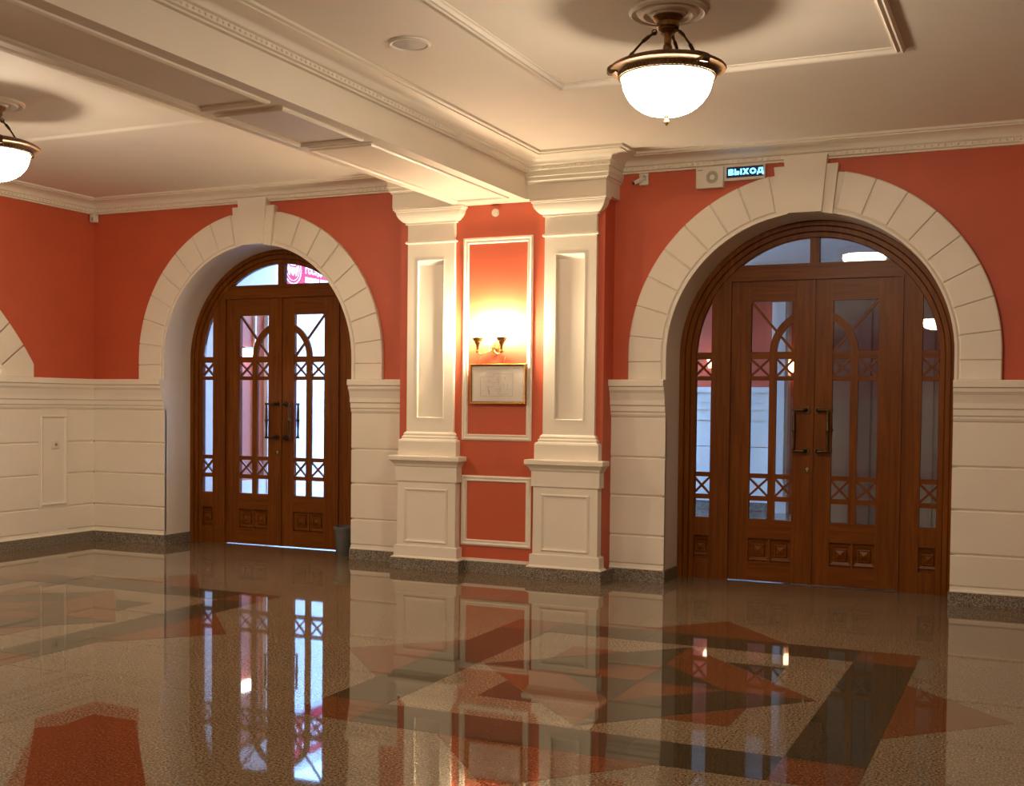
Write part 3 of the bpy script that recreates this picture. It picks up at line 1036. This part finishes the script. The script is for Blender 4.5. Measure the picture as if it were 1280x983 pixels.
# right vestibule: deep passage with far wall, dark inner doors
bm = bmesh.new()
box(bm, -5.45, 2.2, 16.2, 16.5, 0, 3.45)
wv3 = finish('wall_vestibule', bm, 'red')
tag(wv3, 'far red wall of the passage with a pale dado seen through the exit door', 'wall', kind='structure')
for z0, z1 in ((0.12, 0.5), (0.51, 0.89), (0.90, 1.28)):
    bm = bmesh.new()
    box(bm, -5.25, -3.34, 16.15, 16.21, z0, z1)
    finish('stone_course', bm, 'white', wv3)
bm = bmesh.new()
box(bm, -5.25, -3.34, 16.16, 16.21, 0.0, 0.13)
finish('plinth', bm, 'base', wv3)
bm = bmesh.new()
for z0, z1, d in ((1.27, 1.42, 0.07), (1.42, 1.52, 0.09), (1.52, 1.66, 0.10), (1.66, 1.735, 0.13)):
    box(bm, -5.25, -3.34, 16.2 - d, 16.21, z0, z1)
finish('dado_cap', bm, 'white', wv3)
bm = bmesh.new()
box(bm, -3.36, -3.13, 16.0, 16.21, 0, 3.45)
box(bm, -3.32, -3.17, 15.96, 16.01, 0.2, 3.3)
finish('pale_pilaster', bm, 'white', wv3)
bm = bmesh.new()
for y0, y1, z0, z1 in ((16.02, 16.21, 3.2, 3.45), (15.92, 16.21, 3.32, 3.45)):
    box(bm, -5.25, 2.0, y0, y1, z0, z1)
finish('cornice', bm, 'white', wv3)
bm = bmesh.new()
box(bm, -2.40, 0.5, 12.6, 12.75, 0, 2.8)
wv4 = finish('wall_vestibule', bm, 'white')
tag(wv4, 'shaded pale inner wall with panels behind the exit door', 'wall', kind='structure')
for k in range(4):
    bm = bmesh.new()
    x0 = -2.2 + k * 0.62
    box(bm, x0, x0 + 0.6, 12.55, 12.61, 0.02, 2.5)
    lf = finish('wall_panel', bm, 'white', wv4)
    bm = bmesh.new()
    box(bm, x0 + 0.12, x0 + 0.48, 12.535, 12.552, 0.2, 0.9)
    box(bm, x0 + 0.12, x0 + 0.48, 12.535, 12.552, 1.05, 2.3)
    finish('raised_panel', bm, 'white', lf)
bm = bmesh.new()
box(bm, 0.3, 0.5, YB, 12.6, 0, 3.45)
tag(finish('wall_vestibule', bm, 'red'), 'red side wall of the lobby behind the exit door', 'wall', kind='structure')
bm = bmesh.new()
box(bm, 0.5, 0.65, 12.6, 16.2, 0, 3.45)
tag(finish('wall_vestibule', bm, 'red'), 'red side wall of the passage behind the exit door', 'wall', kind='structure')
# lintel and posts of the glazed side of the passage
bm = bmesh.new()
box(bm, -5.45, -5.3, 12.6, 16.2, 3.2, 3.45)
box(bm, -5.45, -5.3, 12.6, 16.2, 0.0, 0.25)
wnd = finish('window_1', bm, 'white')
tag(wnd, 'tall window front lighting the passage behind the exit door', 'window', kind='structure')
for k in range(4):
    bm = bmesh.new()
    yk = 12.6 + k * 1.17
    box(bm, -5.43, -5.32, yk, yk + 0.08, 0.25, 3.2)
    finish('window_post', bm, 'white', wnd)

# forecourt
bm = bmesh.new()
box(bm, -30, -5.5, 12.5, 40, -0.25, -0.05)
tag(finish('forecourt', bm, 'pave'), 'pale paved forecourt outside the door beside the bin', 'paving', kind='structure')
bm = bmesh.new()
box(bm, -9.9, -9.55, 12.45, 16.4, -0.2, 3.85)
wing = finish('wall_outside', bm, 'outwhite')
tag(wing, 'pale outer wall in daylight carrying the crimson banner', 'wall', kind='structure')
for k in range(3):
    bm = bmesh.new()
    box(bm, -9.55, -9.15 + 0.0 - 0.12 * k, 12.6, 16.5, -0.06 + 0.13 * k, 0.07 + 0.13 * k)
    finish('step', bm, 'outwhite', wing)
for k in range(4):
    bm = bmesh.new()
    box(bm, -9.56, -9.535, 14.25, 14.55, 1.33 + 0.055 * k, 1.35 + 0.055 * k)
    finish('vent_slat', bm, 'plastic', wing)

# crimson banner with a round emblem
ban = empty('banner', (-9.54, 13.2, 3.02))
ban.location.x = -9.53
tag(ban, 'crimson banner with round white emblem and white lettering on the outer wall', 'banner')
bm = bmesh.new()
box(bm, -0.018, 0.012, 0, 2.4, 0, 0.62)
finish('banner_board', bm, 'banner', ban)
bm = bmesh.new()
myz = lambda a, b, h: (0.012 + h, a, b)
ce = (0.30, 0.29)
for r0, r1 in ((0.19, 0.205), (0.15, 0.156)):
    sweep(bm, [(ce[0] + r1 * math.cos(2 * PI * i / 32), ce[1] + r1 * math.sin(2 * PI * i / 32)) for i in range(32)], [(0, 0), (0, 0.003), (r1 - r0, 0.003), (r1 - r0, 0)], myz, closed=True)
ext(bm, [(ce[0] + a, ce[1] + b) for a, b in ((-0.045, 0.03), (0.045, 0.03), (0.045, -0.04), (0.02, -0.075), (0, -0.085), (-0.02, -0.075), (-0.045, -0.04))], 0, 0.004, myz)
for s in (-1, 1):
    ext(bm, [(ce[0] + s * a, ce[1] + b) for a, b in ((0.055, 0.02), (0.11, 0.06), (0.125, 0.0), (0.1, -0.07), (0.065, -0.09))], 0, 0.003, myz)
    ext(bm, [(ce[0] + s * a, ce[1] + b) for a, b in ((0.012, 0.05), (0.06, 0.06), (0.055, 0.10), (0.02, 0.095))], 0, 0.003, myz)
finish('round_emblem', bm, 'bannerwhite', ban)
RY = Matrix(((0, 0, 1, 0.013), (1, 0, 0, 0), (0, 1, 0, 0), (0, 0, 0, 1)))
text_mesh('lettering', 'ГОСУДАРСТВЕННЫЙ', 0.115, 'bannerwhite', ban, Matrix.Translation((0, 0.60, 0.27)) @ RY, 0.001, 0.004)
for z, wl in ((0.42, (0.22, 0.3, 0.26)), (0.14, (0.34, 0.2, 0.3))):
    y = 0.60
    for L in wl:
        bm = bmesh.new()
        ext(bm, rect(y, y + L, z, z + 0.075), 0, 0.002, myz)
        y += L + 0.035
        finish('printed_line', bm, 'bannerwhite', ban)

# ------------------------------------------------------------------ pendant lamps
def build_pendant():
    """origin on the ceiling"""
    root = empty('pendant_lamp')
    bm = bmesh.new()
    lathe(bm, [(0, -0.03), (0.078, -0.03), (0.08, -0.04), (0.066, -0.055), (0.058, -0.062), (0.058, -0.085), (0.05, -0.092), (0.052, -0.10), (0.036, -0.118), (0.0, -0.12)], seg=28)
    finish('canopy', bm, 'bronze', root, 35)
    bm = bmesh.new()
    lathe(bm, [(0.0, -0.11), (0.032, -0.112), (0.020, -0.135), (0.019, -0.165), (0.017, -0.17), (0.024, -0.185), (0.025, -0.205), (0.018, -0.22), (0.02, -0.235), (0.0, -0.24)], seg=20)
    finish('stem', bm, 'bronze', root, 40)
    bm = bmesh.new()
    lathe(bm, [(0.19, -0.262), (0.24, -0.270), (0.278, -0.284), (0.299, -0.296), (0.305, -0.303), (0.301, -0.311), (0.288, -0.313), (0.270, -0.315), (0.258, -0.321),
               (0.254, -0.328), (0.250, -0.345), (0.245, -0.352), (0.238, -0.352), (0.232, -0.32), (0.215, -0.285), (0.19, -0.274), (0.19, -0.262)], seg=48)
    rim = finish('rim', bm, 'rimbronze', root, 40)
    bm = bmesh.new()
    for i in range(72):
        a = 2 * PI * i / 72
        r = bmesh.ops.create_cube(bm, size=1)
        bmesh.ops.scale(bm, verts=r['verts'], vec=(0.006, 0.012, 0.02))
        bmesh.ops.rotate(bm, verts=r['verts'], cent=(0, 0, 0), matrix=Matrix.Rotation(a, 3, 'Z'))
        bmesh.ops.translate(bm, verts=r['verts'], vec=(0.2525 * math.cos(a), 0.2525 * math.sin(a), -0.337))
    bd = finish('beaded_band', bm, 'darkbronze', rim)
    bd['kind'] = 'stuff'
    for k in range(3):
        a = math.radians(205 + 120 * k)
        ca, sa = math.cos(a), math.sin(a)
        P = lambda r, z: (r * ca, r * sa, z)
        bm = bmesh.new()
        tube(bm, [P(0.062, -0.112), P(0.075, -0.118), P(0.09, -0.128), P(0.10, -0.135), P(0.125, -0.156), P(0.135, -0.166), P(0.178, -0.215), P(0.185, -0.224), P(0.215, -0.268)],
             [0.006, 0.009, 0.006, 0.010, 0.010, 0.006, 0.006, 0.010, 0.010], 8)
        finish('rod', bm, 'darkbronze', root, 40)
        bm = bmesh.new()
        sweep(bm, [(0.07 + 0.016 * math.cos(2 * PI * i / 12), -0.112 + 0.016 * math.sin(2 * PI * i / 12)) for i in range(12)],
              [(0, -0.004), (0, 0.004), (0.006, 0.004), (0.006, -0.004)], lambda x, z, h: (x * ca - h * sa, x * sa + h * ca, z), closed=True)
        finish('ring_link', bm, 'darkbronze', root)
        bm = bmesh.new()
        pr = [(0.22, -0.262), (0.272, -0.276), (0.300, -0.290), (0.314, -0.302), (0.314, -0.322), (0.302, -0.334), (0.284, -0.332), (0.274, -0.321), (0.262, -0.326), (0.256, -0.322), (0.27, -0.312), (0.30, -0.308), (0.295, -0.298), (0.27, -0.284), (0.22, -0.270)]
        ext(bm, pr, -0.022, 0.022, lambda x, z, h: (x * ca - h * sa, x * sa + h * ca, z))
        finish('rim_clasp', bm, 'darkbronze', rim, 30)
    bm = bmesh.new()
    pr = [(0.236, -0.34)]
    for i in range(0, 13):
        t = i / 12 * PI / 2
        pr.append((0.236 * math.cos(t) ** 0.9 if i < 12 else 0.0, -0.345 - 0.198 * math.sin(t)))
    lathe(bm, pr, seg=48)
    finish('glass_bowl', bm, 'bowl', root, 60)
    bm = bmesh.new()
    lathe(bm, [(0.0, -0.263), (0.19, -0.264), (0.192, -0.270), (0.0, -0.272)], seg=48)  # added disc closing the open bowl, keeps its glow off the ceiling
    finish('added_light_stop', bm, 'rimbronze', root, 40)
    bm = bmesh.new()
    lathe(bm, [(0, -0.538), (0.018, -0.540), (0.018, -0.547), (0.009, -0.553), (0.008, -0.562), (0.013, -0.570), (0.013, -0.580), (0.007, -0.589), (0.0, -0.596)], seg=16)
    finish('finial', bm, 'gold', root, 40)
    return root

lamp = build_pendant()
lamp_labels = ['bronze pendant lamp with lit glass bowl before the exit sign doorway',
               'bronze pendant lamp with lit glass bowl before the doorway next to the corner',
               'bronze pendant lamp in the second bay from the exit sign doorway', 'bronze pendant lamp in the second bay from the corner doorway',
               'bronze pendant lamp in the third bay from the exit sign doorway', 'bronze pendant lamp in the third bay from the corner doorway']
for i, (lx, ly) in enumerate(LAMPS):
    o = lamp if i == 0 else copy_tree(lamp)
    o.location = (lx, ly, ZC)
    tag(o, lamp_labels[i], 'lamp', 'bronze pendant bowl lamps')
    if i > 1:       # the rest of the lamp row behind the camera; one of them is mirrored in the door glass
        where = ('second_bay_door', 'second_bay_corner', 'third_bay_door', 'third_bay_corner')[i - 2]
        o.name = 'pendant_lamp_' + where + '_offscreen'
        for ch in o.children:
            if ch.name.startswith('glass_bowl'):
                ch.name = 'glass_bowl_' + where + '_offscreen'

# ------------------------------------------------------------------ two-arm sconce on the pier
sc = empty('wall_sconce', (-4.235, YP, 1.93))
tag(sc, 'gilt two-arm wall sconce with glowing shades above the framed plan', 'wall lamp')
bm = bmesh.new()
ext(bm, [(0.035 * math.cos(2 * PI * i / 20), 0.06 * math.sin(2 * PI * i / 20)) for i in range(20)], 0, 0.014, lambda a, b, h: (a, -h, b))
finish('back_plate', bm, 'gold', sc)
bm = bmesh.new()
tube(bm, [(0, -0.01, 0.0), (0, -0.035, 0.0), (0, -0.05, 0.01), (0, -0.05, 0.03), (0, -0.05, 0.045)], [0.012, 0.012, 0.016, 0.012, 0.004], 10)
finish('centre_boss', bm, 'gold', sc, 40)
for s in (-1, 1):
    xs = s * 0.112
    bm = bmesh.new()
    tube(bm, [(0, -0.04, 0.0), (s * 0.03, -0.075, -0.03), (s * 0.065, -0.10, -0.05), (s * 0.095, -0.115, -0.048), (xs, -0.12, -0.03), (xs, -0.12, -0.01)], 0.006, 8)
    finish('arm', bm, 'gold', sc, 60)
    bm = bmesh.new()
    lathe(bm, [(0.0, -0.045), (0.008, -0.04), (0.018, -0.03), (0.018, -0.022), (0.010, -0.016), (0.012, 0.0), (0.014, 0.02), (0.022, 0.04), (0.033, 0.052), (0.033, 0.056), (0.0, 0.056)], (xs, -0.12, 0), 20)
    finish('cup', bm, 'gold', sc, 40)
    bm = bmesh.new()
    lathe(bm, [(0.0, 0.056), (0.030, 0.058), (0.042, 0.070), (0.048, 0.092), (0.045, 0.092), (0.036, 0.076), (0.0, 0.066)], (xs, -0.12, 0), 24)
    finish('shade_holder', bm, 'gold', sc, 50)
    bm = bmesh.new()
    lathe(bm, [(0.0, 0.068), (0.024, 0.07), (0.034, 0.085), (0.040, 0.12), (0.038, 0.16), (0.032, 0.20), (0.018, 0.235), (0.0, 0.25)], (xs, -0.12, 0), 24)
    finish('glass_shade', bm, 'shade', sc, 50)
bm = bmesh.new()
box(bm, -4.75, -3.75, 0.9, 1.75, 0, ZB)  # added pier out of view, put in to hold a lamp lighting the beam
added_pier = finish('wall_pier', bm, 'red')
tag(added_pier, 'unseen red pier added under the beam further down the hall', 'pier', kind='structure')
for yy, lab in ((4.4, 'plain pale pier of the side room far from the doorway wall'), (5.6, 'pale pier with the gilt sconce in the side room'),
                (6.8, 'plain pale pier of the side room next to the doorway wall')):
    bm = bmesh.new()
    box(bm, -13.0, -11.9, yy - 0.3, yy + 0.3, 0, 3.5)
    tag(finish('wall_pier', bm, 'white'), lab, 'pier', kind='structure')
# the photograph shows the reveal of the wide arch lit from behind: one lamp of the same kind stands there
sc_side = copy_tree(sc)
sc_side.name = 'wall_sconce_side_room_offscreen'
sc_side.location = (-11.9, 5.6, 1.93)
sc_side.rotation_euler = (0, 0, PI / 2)
tag(sc_side, 'gilt two-arm wall sconce in the side room beyond the wide arch', 'wall lamp')
for k, ch in enumerate([c for c in sc_side.children if c.name.startswith('glass_shade')]):
    ch.name = ('glass_shade_side_room_offscreen', 'second_glass_shade_side_room_offscreen')[k]

# ------------------------------------------------------------------ framed evacuation plan
pl = empty('framed_plan', (-4.195, YP - 0.024, 1.455))
tag(pl, 'golden framed evacuation plan hanging under the sconce', 'framed plan')
mpl = lambda a, b, h: (a, -h, b)
bm = bmesh.new()
sweep(bm, rect(-0.265, 0.265, 0, 0.345), [(0, 0), (0, 0.016), (0.006, 0.022), (0.016, 0.018), (0.022, 0.008), (0.022, 0)], mpl, closed=True)
finish('frame', bm, 'frame', pl)
bm = bmesh.new()
ext(bm, rect(-0.25, 0.25, 0.012, 0.333), 0.002, 0.008, mpl)
finish('plan_sheet', bm, 'paper', pl)
bm = bmesh.new()
def ln(x0, z0, x1, z1, wd=0.0022):
    if abs(x1 - x0) > abs(z1 - z0):
        ext(bm, rect(min(x0, x1), max(x0, x1), z0 - wd / 2, z0 + wd / 2), 0.008, 0.0088, mpl)
    else:
        ext(bm, rect(x0 - wd / 2, x0 + wd / 2, min(z0, z1), max(z0, z1)), 0.008, 0.0088, mpl)
rn = random.Random(3)
for a in ((-0.165, 0.07, 0.14, 0.07), (-0.165, 0.07, -0.165, 0.235), (-0.165, 0.235, -0.04, 0.235), (-0.04, 0.235, -0.04, 0.262), (-0.04, 0.262, 0.14, 0.262), (0.14, 0.262, 0.14, 0.07),
          (-0.235, 0.028, 0.235, 0.028), (-0.235, 0.318, 0.235, 0.318), (-0.235, 0.028, -0.235, 0.318), (0.235, 0.028, 0.235, 0.318), (-0.16, 0.30, 0.11, 0.30), (0.14, 0.305, 0.2, 0.305)):
    ln(*a)
for k in range(26):
    xx, zz = rn.uniform(-0.16, 0.1), rn.uniform(0.075, 0.215)
    if rn.random() < 0.5:
        ln(xx, zz, min(0.14, xx + rn.uniform(0.03, 0.09)), zz, 0.0016)
    else:
        ln(xx, zz, xx, min(0.235, zz + rn.uniform(0.03, 0.07)), 0.0016)
finish('plan_drawing', bm, 'ink', pl)
for s in (-1, 1):
    bm = bmesh.new()
    tube(bm, [(s * 0.118 - 0.06, -0.01, 0.34), (s * 0.118 - 0.06, -0.014, 0.36), (s * 0.118 - 0.056, -0.006, 0.385), (s * 0.118 - 0.06, 0.012, 0.40)], 0.003, 6)
    finish('hanger', bm, 'gold', pl)

# ------------------------------------------------------------------ small fittings
det = empty('smoke_detector', (-4.245, YP, 3.085))
tag(det, 'small round white detector on the red pier above the panel', 'detector')
bm = bmesh.new()
ext(bm, [(0.033 * math.cos(2 * PI * i / 24), 0.033 * math.sin(2 * PI * i / 24)) for i in range(24)], 0, 0.014, mpl)
finish('base', bm, 'plastic', det)
bm = bmesh.new()
ext(bm, [(0.022 * math.cos(2 * PI * i / 24), 0.022 * math.sin(2 * PI * i / 24)) for i in range(24)], 0.014, 0.024, mpl)
finish('dome', bm, 'plastic', det)

cs = empty('motion_sensor', (XL + 0.045, YW - 0.045, 3.29))
tag(cs, 'tiny white motion sensor in the corner under the cornice', 'sensor')
bm = bmesh.new()
box(bm, -0.035, 0.03, -0.03, 0.035, 0.0, 0.082)
bevel_all(bm, 0.006)
finish('housing', bm, 'plastic', cs)
bm = bmesh.new()
box(bm, 0.0, 0.024, -0.042, -0.026, 0.012, 0.045)
finish('lens', bm, 'grille', cs)

sk = empty('wall_socket', (-8.942, 8.649, 1.006))
tag(sk, 'small white socket plate on the tall dado panel', 'socket')
bm = bmesh.new()
box(bm, 0.0, 0.012, -0.045, 0.045, -0.04, 0.04)
bevel_all(bm, 0.003)
finish('plate', bm, 'plastic', sk)
bm = bmesh.new()
ext(bm, [(0.017 * math.cos(2 * PI * i / 16), 0.017 * math.sin(2 * PI * i / 16)) for i in range(16)], 0.011, 0.014, lambda a, b, h: (h, a, b))
finish('outlet', bm, 'gold', sk)

cc = empty('security_camera', (-3.02, YW, 3.315))
tag(cc, 'small white security camera on the red wall beside the pier', 'camera')
bm = bmesh.new()
box(bm, -0.02, 0.058, -0.03, 0, -0.045, 0.055)
bevel_all(bm, 0.004)
finish('bracket', bm, 'plastic', cc)
bm = bmesh.new()
tube(bm, [(0.02, -0.03, 0.01), (-0.01, -0.06, -0.012), (-0.045, -0.085, -0.032)], [0.014, 0.02, 0.017], 12)
finish('body', bm, 'plastic', cc, 40)
bm = bmesh.new()
tube(bm, [(-0.044, -0.084, -0.031), (-0.052, -0.090, -0.036)], 0.013, 12)
finish('lens', bm, 'black', cc)
bm = bmesh.new()
tube(bm, [(0.015, -0.03, 0.02), (0.03, -0.045, 0.035), (0.042, -0.04, 0.02), (0.035, -0.03, -0.005)], 0.005, 6)
finish('cable', bm, 'grille', cc)

sp = empty('wall_loudspeaker', (-2.44, YW, 3.29))
tag(sp, 'square white loudspeaker box beside the lit exit sign', 'loudspeaker')
bm = bmesh.new()
box(bm, -0.112, 0.112, -0.06, 0, -0.085, 0.088)
bevel_all(bm, 0.006)
finish('housing', bm, 'plastic', sp)
for k in range(20):
    a = 2 * PI * k / 20
    bm = bmesh.new()
    c_, s_ = math.cos(a), math.sin(a)
    f = lambda r, t: (0.022 + r * c_ - t * s_, 0.0 + r * s_ + t * c_)
    ext(bm, [f(0.022, -0.002), f(0.05, -0.0028), f(0.05, 0.0028), f(0.022, 0.002)], 0.0595, 0.0612, mpl)
    finish('grille_slot', bm, 'black', sp)
bm = bmesh.new()
ext(bm, rect(-0.098, -0.055, 0.055, 0.066), 0.0595, 0.061, mpl)
finish('badge', bm, 'grille', sp)

ex = empty('exit_sign', (-2.163, YW, 3.255))
tag(ex, 'lit blue exit sign with Cyrillic lettering under the cornice', 'sign')
bm = bmesh.new()
ext(bm, rect(-0.164, 0.164, 0.0, 0.118), 0, 0.04, mpl)
bevel_all(bm, 0.003)
finish('housing', bm, 'plastic', ex)
bm = bmesh.new()
ext(bm, rect(-0.143, 0.148, 0.022, 0.106), 0.0395, 0.043, mpl)
finish('face', bm, 'signdark', ex)
def glyph(ch, x0, wd, ht, t):
    """strokes of one block capital as polygons"""
    R = lambda a, b, c, d: [(x0 + a * wd, c * ht), (x0 + b * wd, c * ht), (x0 + b * wd, d * ht), (x0 + a * wd, d * ht)]
    tx, tz = t / wd, t / ht
    m = 0.5 - tz / 2
    if ch == 'В':
        return [R(0, tx, 0, 1), R(0, 0.9, 0, tz), R(0, 0.82, 1 - tz, 1), R(0, 0.85, m, m + tz), R(1 - tx, 1, 0.06, m + 0.02), R(0.92 - tx, 0.92, m + tz - 0.02, 0.95)]
    if ch == 'Ы':
        return [R(0, tx, 0, 1), R(0, 0.58, 0, tz), R(0, 0.58, m, m + tz), R(0.66 - tx, 0.66, 0.06, m + tz - 0.04), R(1 - tx, 1, 0, 1)]
    if ch == 'Х':
        P = lambda q: [(x0 + a * wd, b * ht) for a, b in q]
        return [P([(0, 0), (tx * 1.35, 0), (1, 1), (1 - tx * 1.35, 1)]), P([(1 - tx * 1.35, 0), (1, 0), (tx * 1.35, 1), (0, 1)])]
    if ch == 'О':
        res = []
        for i in range(16):
            a0, a1 = 2 * PI * i / 16, 2 * PI * (i + 1) / 16
            e = lambda a, k: (x0 + wd / 2 + (wd / 2 - k) * math.cos(a), ht / 2 + (ht / 2 - k) * math.sin(a))
            res.append([e(a0, 0), e(a1, 0), e(a1, t), e(a0, t)])
        return res
    P = lambda q: [(x0 + a * wd, b * ht) for a, b in q]
    return [R(0, 1, 0.06, 0.06 + tz), R(0, tx * 0.8, -0.16, 0.08), R(1 - tx * 0.8, 1, -0.16, 0.08), R(0.26, 0.9, 1 - tz, 1), R(0.9 - tx, 0.9, 0.08, 1),
            P([(0.1, 0.1), (0.1 + tx, 0.1), (0.26 + tx, 1), (0.26, 1)])]
gx = -0.128
for ch, wd in (('В', 0.042), ('Ы', 0.060), ('Х', 0.050), ('О', 0.052), ('Д', 0.052)):
    bm = bmesh.new()
    for k, pol in enumerate(glyph(ch, gx, wd, 0.047, 0.0125)):
        ext(bm, [(a, b + 0.042) for a, b in pol], 0.042, 0.0447 + 0.00005 * k, mpl)
    finish('letter', bm, 'letters', ex)
    gx += wd + 0.006

cp = empty('ceiling_speaker', (-3.315, 5.828, ZC))
tag(cp, 'round white ceiling loudspeaker between the beam and the ceiling panel', 'loudspeaker')
bm = bmesh.new()
lathe(bm, [(0.0, 0.0), (0.122, 0.0), (0.122, -0.008), (0.112, -0.014), (0.10, -0.012), (0.098, -0.004), (0.0, -0.004)], seg=36)
finish('bezel', bm, 'plastic', cp, 40)
bm = bmesh.new()
lathe(bm, [(0.098, -0.004), (0.096, -0.009), (0.05, -0.013), (0.0, -0.014)], seg=36)
finish('grille', bm, 'grille', cp, 40)

bn = empty('waste_bin', (-6.03, 9.42, 0))
tag(bn, 'dark grey tapered waste bin in the doorway next to the pilaster', 'bin')
bm = bmesh.new()
lathe(bm, [(0.0, 0.0), (0.072, 0.0), (0.075, 0.006), (0.096, 0.24), (0.09, 0.24), (0.07, 0.012), (0.0, 0.012)], seg=28)
finish('body', bm, 'bin', bn, 40)
bm = bmesh.new()
lathe(bm, [(0.092, 0.238), (0.105, 0.24), (0.107, 0.252), (0.107, 0.268), (0.098, 0.272), (0.09, 0.268), (0.09, 0.245)], seg=28)
finish('rim', bm, 'bin', bn, 40)

# ------------------------------------------------------------------ lamps in the vestibules
for (x, z), lb in (((-4.22, 2.06), 'small lit sconce on the far red passage wall'), ((-3.08, 2.0), 'small lit sconce beside the pale pilaster of the passage')):
    y = 16.2
    v = empty('passage_sconce', (x, y, z))
    tag(v, lb, 'wall lamp', 'sconces of the passage')
    bm = bmesh.new()
    tube(bm, [(0, 0, -0.08), (0, -0.08, -0.11), (0, -0.12, -0.07), (0, -0.12, -0.05)], 0.01, 8)
    finish('arm', bm, 'gold', v, 60)
    bm = bmesh.new()
    lathe(bm, [(0.0, -0.06), (0.04, -0.055), (0.06, 0.0), (0.055, 0.04), (0.075, 0.08), (0.0, 0.07)], (0, -0.12, 0), 20)
    finish('glass_shade', bm, 'vshade', v, 50)
lt = empty('vestibule_lantern', (-8.88, 11.6, 1.99))
tag(lt, 'bright white box lantern on the vestibule wall behind the door beside the bin', 'wall lamp')
bm = bmesh.new()
box(bm, -0.02, 0.10, -0.12, 0.12, 0.0, 0.11)
bevel_all(bm, 0.008)
finish('glass_box', bm, 'lantern', lt)
bm = bmesh.new()
box(bm, -0.025, 0.105, -0.13, 0.13, 0.11, 0.135)
finish('lid', bm, 'plastic', lt)

bpy.context.view_layer.update()
